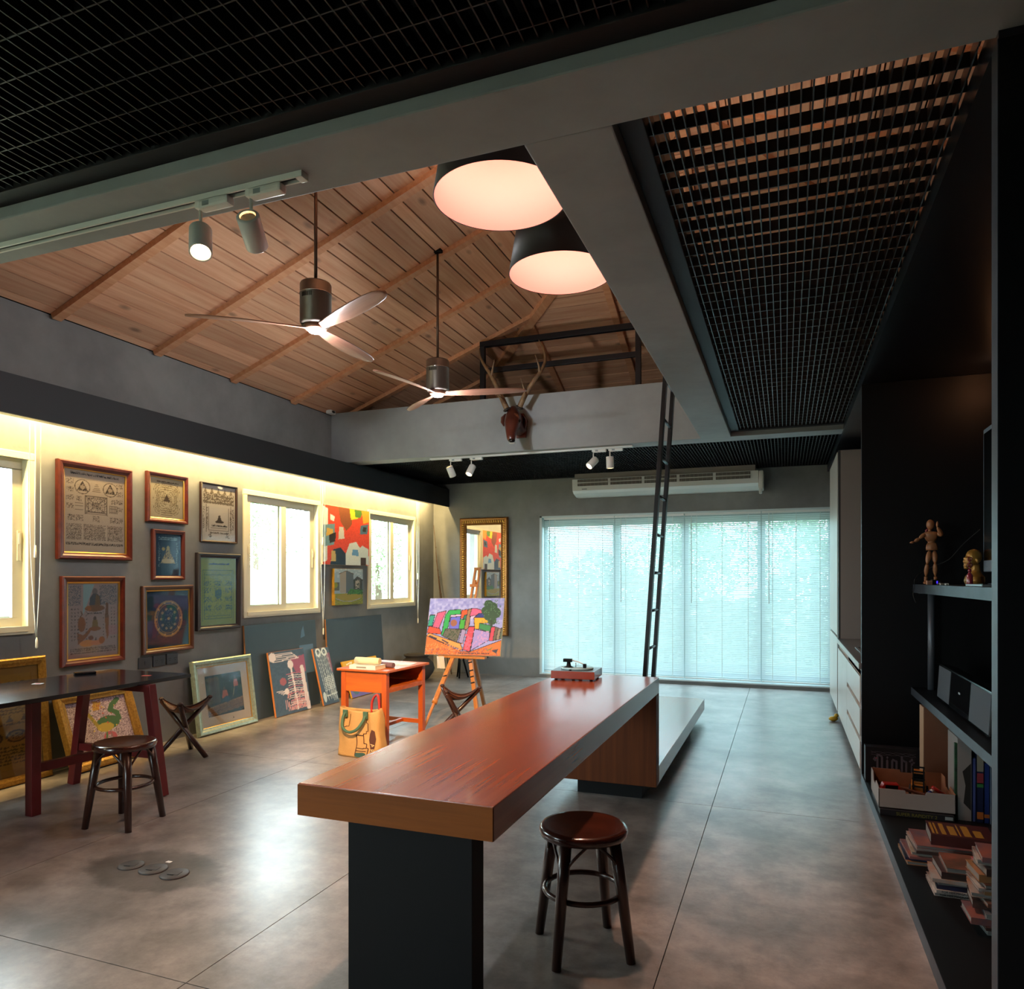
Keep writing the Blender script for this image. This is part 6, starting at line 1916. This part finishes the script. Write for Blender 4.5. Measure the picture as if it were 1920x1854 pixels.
spA = [(.30, .25, .016, 9, .03, 0, 0), (.30, .25, .012, 5, -.02, .0, .01), (.29, .25, .012, 1, .04, .004, .0), (.28, .24, .015, 2, -.03, .02, .01), (.28, .25, .013, 3, .02, .03, 0), (.28, .25, .012, 4, .05, .03, .01), (.28, .25, .014, 1, .0, .035, .0)]
zA = pile(.70, 4.07, spA, ZB, 'magazines piled in front of the toy tray', [o + ' magazine from the bottom in the pile before the toy tray' for o in ordn[:7]])
t = book('thick maroon book with gold title, on top of the pile before the toy tray', Matrix.Translation((.80, 4.08, zA)) @ Matrix.Rotation(-.05, 4, 'Z'), .27, .22, .05, mat('maroon_cover', '3e1a18', .4), PG2, 'magazines piled in front of the toy tray', name='stacked_book')
gl = mat('gold_print', '8f6a24', .5)
for k, (x0, x1, y0, y1) in enumerate(((-.125, -.115, -.09, .08), (-.108, -.100, -.09, .08), (-.085, -.065, -.09, .08), (-.05, -.02, -.085, .05), (-.01, -.004, -.09, .08), (.01, .04, -.085, .075), (.055, .09, -.08, .02))):
    MB().box(x0, x1, y0, y1, .050, .0506).build('title_mark', gl, t)
spB = [(.30, .21, .014, 7, .0, 0, 0), (.30, .21, .014, 7, .03, .004, .0), (.29, .21, .014, 5, -.04, .01, 0), (.28, .20, .012, 10, .05, .0, .01), (.29, .21, .016, 4, -.06, -.005, 0), (.27, .20, .030, 3, .02, .012, .01), (.27, .20, .022, 8, -.02, .035, .0)]
tops = pile(.76, 3.70, spB, ZB, 'books piled in the middle of the bottom board', [o + ' book from the bottom in the middle pile on the bottom board' for o in ordn[:7]])
for k, o in enumerate([q for q in COL.objects if q.get('group') == 'books piled in the middle of the bottom board'][:2]):
    me = text_mesh('FOR HIM MAGAZINE', .013)
    me.materials.append(mat('ink_black', '15120f', .7))
    place('spine_text', me, o, Matrix.Translation((-.13, -.1056, .003)))
t = book('pink square booklet with a dark round emblem on the middle pile', Matrix.Translation((.86, 3.68, tops)) @ Matrix.Rotation(.1, 4, 'Z'), .15, .15, .012, mat('pink_cover', 'a8525a', .4), PG2, name='stacked_book')
MB().tube([(.045 * math.cos(a), .045 * math.sin(a), .0125) for a in [2 * PI * i / 28 for i in range(28)]], .005, 6, closed=True, flat=.2).build('emblem_ring', mat('ink_black', '15120f', .7), t)
MB().lathe([(.026, .0122), (.0, .0128)], (0, 0, 0), 18).build('emblem', mat('ink_brown', '4a2a22', .7), t)
random.seed(5)
spC, z = [], 0
for k in range(14):
    H = random.choice((.012, .016, .020, .026, .030))
    spC.append((.17 + .05 * random.random(), .15 + .03 * random.random(), H, random.randrange(12), random.uniform(-.12, .12), random.uniform(-.02, .03), random.uniform(-.02, .02)))
pile(.80, 3.34, spC, ZB, 'tall pile of small books at the near end', [o + ' small book from the bottom in the tall near pile' for o in ordn[:14]])

# ================================================================= outside
t = MB().box(-40, 30, -30, 60, -.6, -.3).build('ground', mat('outdoor_ground', '9aa08c', .9, col2='7f8a72', nscale=.4), kind='structure', label='pale ground outside the windows')
nb = thing('neighbour_house', 'pale neighbouring house with a low roof beyond the left windows', 'house', (-12.5, 8.0, -.3))
MB().box(-15, -10, 5.5, 13.5, -.3, 1.0).build('wall', mat('house_plaster', 'b8b0a2', .8), nb, world=True)
MB().prism([(-9.7, 5.2, .95), (-15.3, 5.2, .95), (-12.5, 5.2, 1.95)], (0, 8.6, 0)).build('roof', mat('roof_tile', 'a8937e', .8), nb, world=True)
nb = thing('neighbour_house', 'pale tiled house outside the left-edge window', 'house', (-13.5, -1.5, -.3))
MB().box(-16, -11, -5, 2.6, -.3, .8).build('wall', mat('house_plaster', 'b8b0a2', .8), nb, world=True)
MB().prism([(-10.7, -5.3, .75), (-16.3, -5.3, .75), (-13.5, -5.3, 1.9)], (0, 8.2, 0)).build('roof', mat('roof_tile', 'a8937e', .8), nb, world=True)
hd_ = thing('garden_hedge', 'tall clipped hedge outside the blinded window', 'hedge', (-1, 15, -.3))
rg = np.random.RandomState(77)
vs, fs = [], []
for k in range(14000):
    x = rg.uniform(-8.0, 9)
    top = 1.75 + .35 * math.sin(x * 1.3) + .2 * math.sin(x * 3.1 + 1)
    c = np.array([x + 1, rg.uniform(-.35, .35), top * rg.rand() ** .8 + .1])
    a = rg.normal(size=3); a /= np.linalg.norm(a)
    b_ = np.cross(a, rg.normal(size=3)); b_ /= np.linalg.norm(b_)
    q = .06 + .05 * rg.rand()
    i = len(vs)
    vs += [tuple(c - a * q), tuple(c + b_ * q * .6), tuple(c + a * q), tuple(c - b_ * q * .6)]
    fs.append((i, i + 1, i + 2, i + 3))
o = MB().add(vs, fs).build('foliage', mat('hedge_leaf', '8d9c86', .7, col2='a3b09a', nscale=2), hd_)
o['kind'] = 'stuff'
for k in range(9):
    MB().tube([(-7 + k * 1.9, 0, 0), (-6.95 + k * 1.9, .05, 1.3)], [.05, .02], 6).build('stem', mat('bark', '5d4f42', .9), hd_)
def tree(label, x, y, h, r, seed, n=5000, c1='7d9a72', c2='9db58c'):
    rg = np.random.RandomState(seed)
    t = thing('garden_tree', label, 'tree', (x, y, -.3), group='trees outside')
    MB().tube([(0, 0, 0), (.06, .03, h * .5), (0, 0, h * .85)], [.13, .10, .05], 8).build('trunk', mat('bark', '5d4f42', .9), t)
    vs, fs = [], []
    for k in range(n):
        d = rg.normal(size=3); d /= np.linalg.norm(d)
        q = d * r * (rg.rand() ** .4) * np.array([1, 1, .8]) * (1 + .25 * math.sin(5 * d[0] + 3 * d[2]))
        c = np.array([0, 0, h]) + q
        a = rg.normal(size=3); a /= np.linalg.norm(a)
        b_ = np.cross(a, rg.normal(size=3)); b_ /= np.linalg.norm(b_)
        s = .045 + .04 * rg.rand()
        i = len(vs)
        vs += [tuple(c - a * s), tuple(c + b_ * s * .5), tuple(c + a * s), tuple(c - b_ * s * .5)]
        fs.append((i, i + 1, i + 2, i + 3))
    o = MB().add(vs, fs).build('foliage', mat('leaf_' + c1, c1, .7, col2=c2, nscale=2), t)
tree('tree beyond the middle left window, left of the tall one', -14.5, 15.5, 3.3, 2.0, 1)
tree('tall tree beyond the middle left window', -17.5, 20.5, 4.6, 2.6, 2)
tree('tree beyond the far left window', -11.0, 18.0, 2.6, 1.9, 3)
tree('tree behind the hedge, at the left of the blinds', -7.2, 19.0, 2.3, 1.7, 4)
tree('tree behind the hedge, behind the ladder', -2.6, 20.5, 2.4, 1.6, 5)
tree('leafy tree behind the hedge, at the right of the blinds', .6, 18.0, 3.0, 2.0, 6)
tree('leafy tree behind the hedge, far right', 4.9, 19.5, 3.1, 2.0, 7)

t = thing('puck_light', 'small warm puck light under the alcove ceiling', 'lamp', (1.28, 5.25, 2.815))
MB().lathe([(.035, 0), (.038, .004), (.038, .016), (0, .016)], seg=20).build('case', BLACKM, t)
MB().lathe([(0, -.001), (.028, -.0005)], seg=20).build('lens', mat('puck_glow', 'ffb080', .5, emit='ff9a60', estr=6), t)
l = bpy.data.lights.new('puck_light_glow', 'POINT')
l.energy, l.color, l.shadow_soft_size = 2.2, (1, .42, .18), .03
lo_ = bpy.data.objects.new('puck_light_glow', l)
COL.objects.link(lo_)
lo_.location = (1.28, 5.25, 2.77)
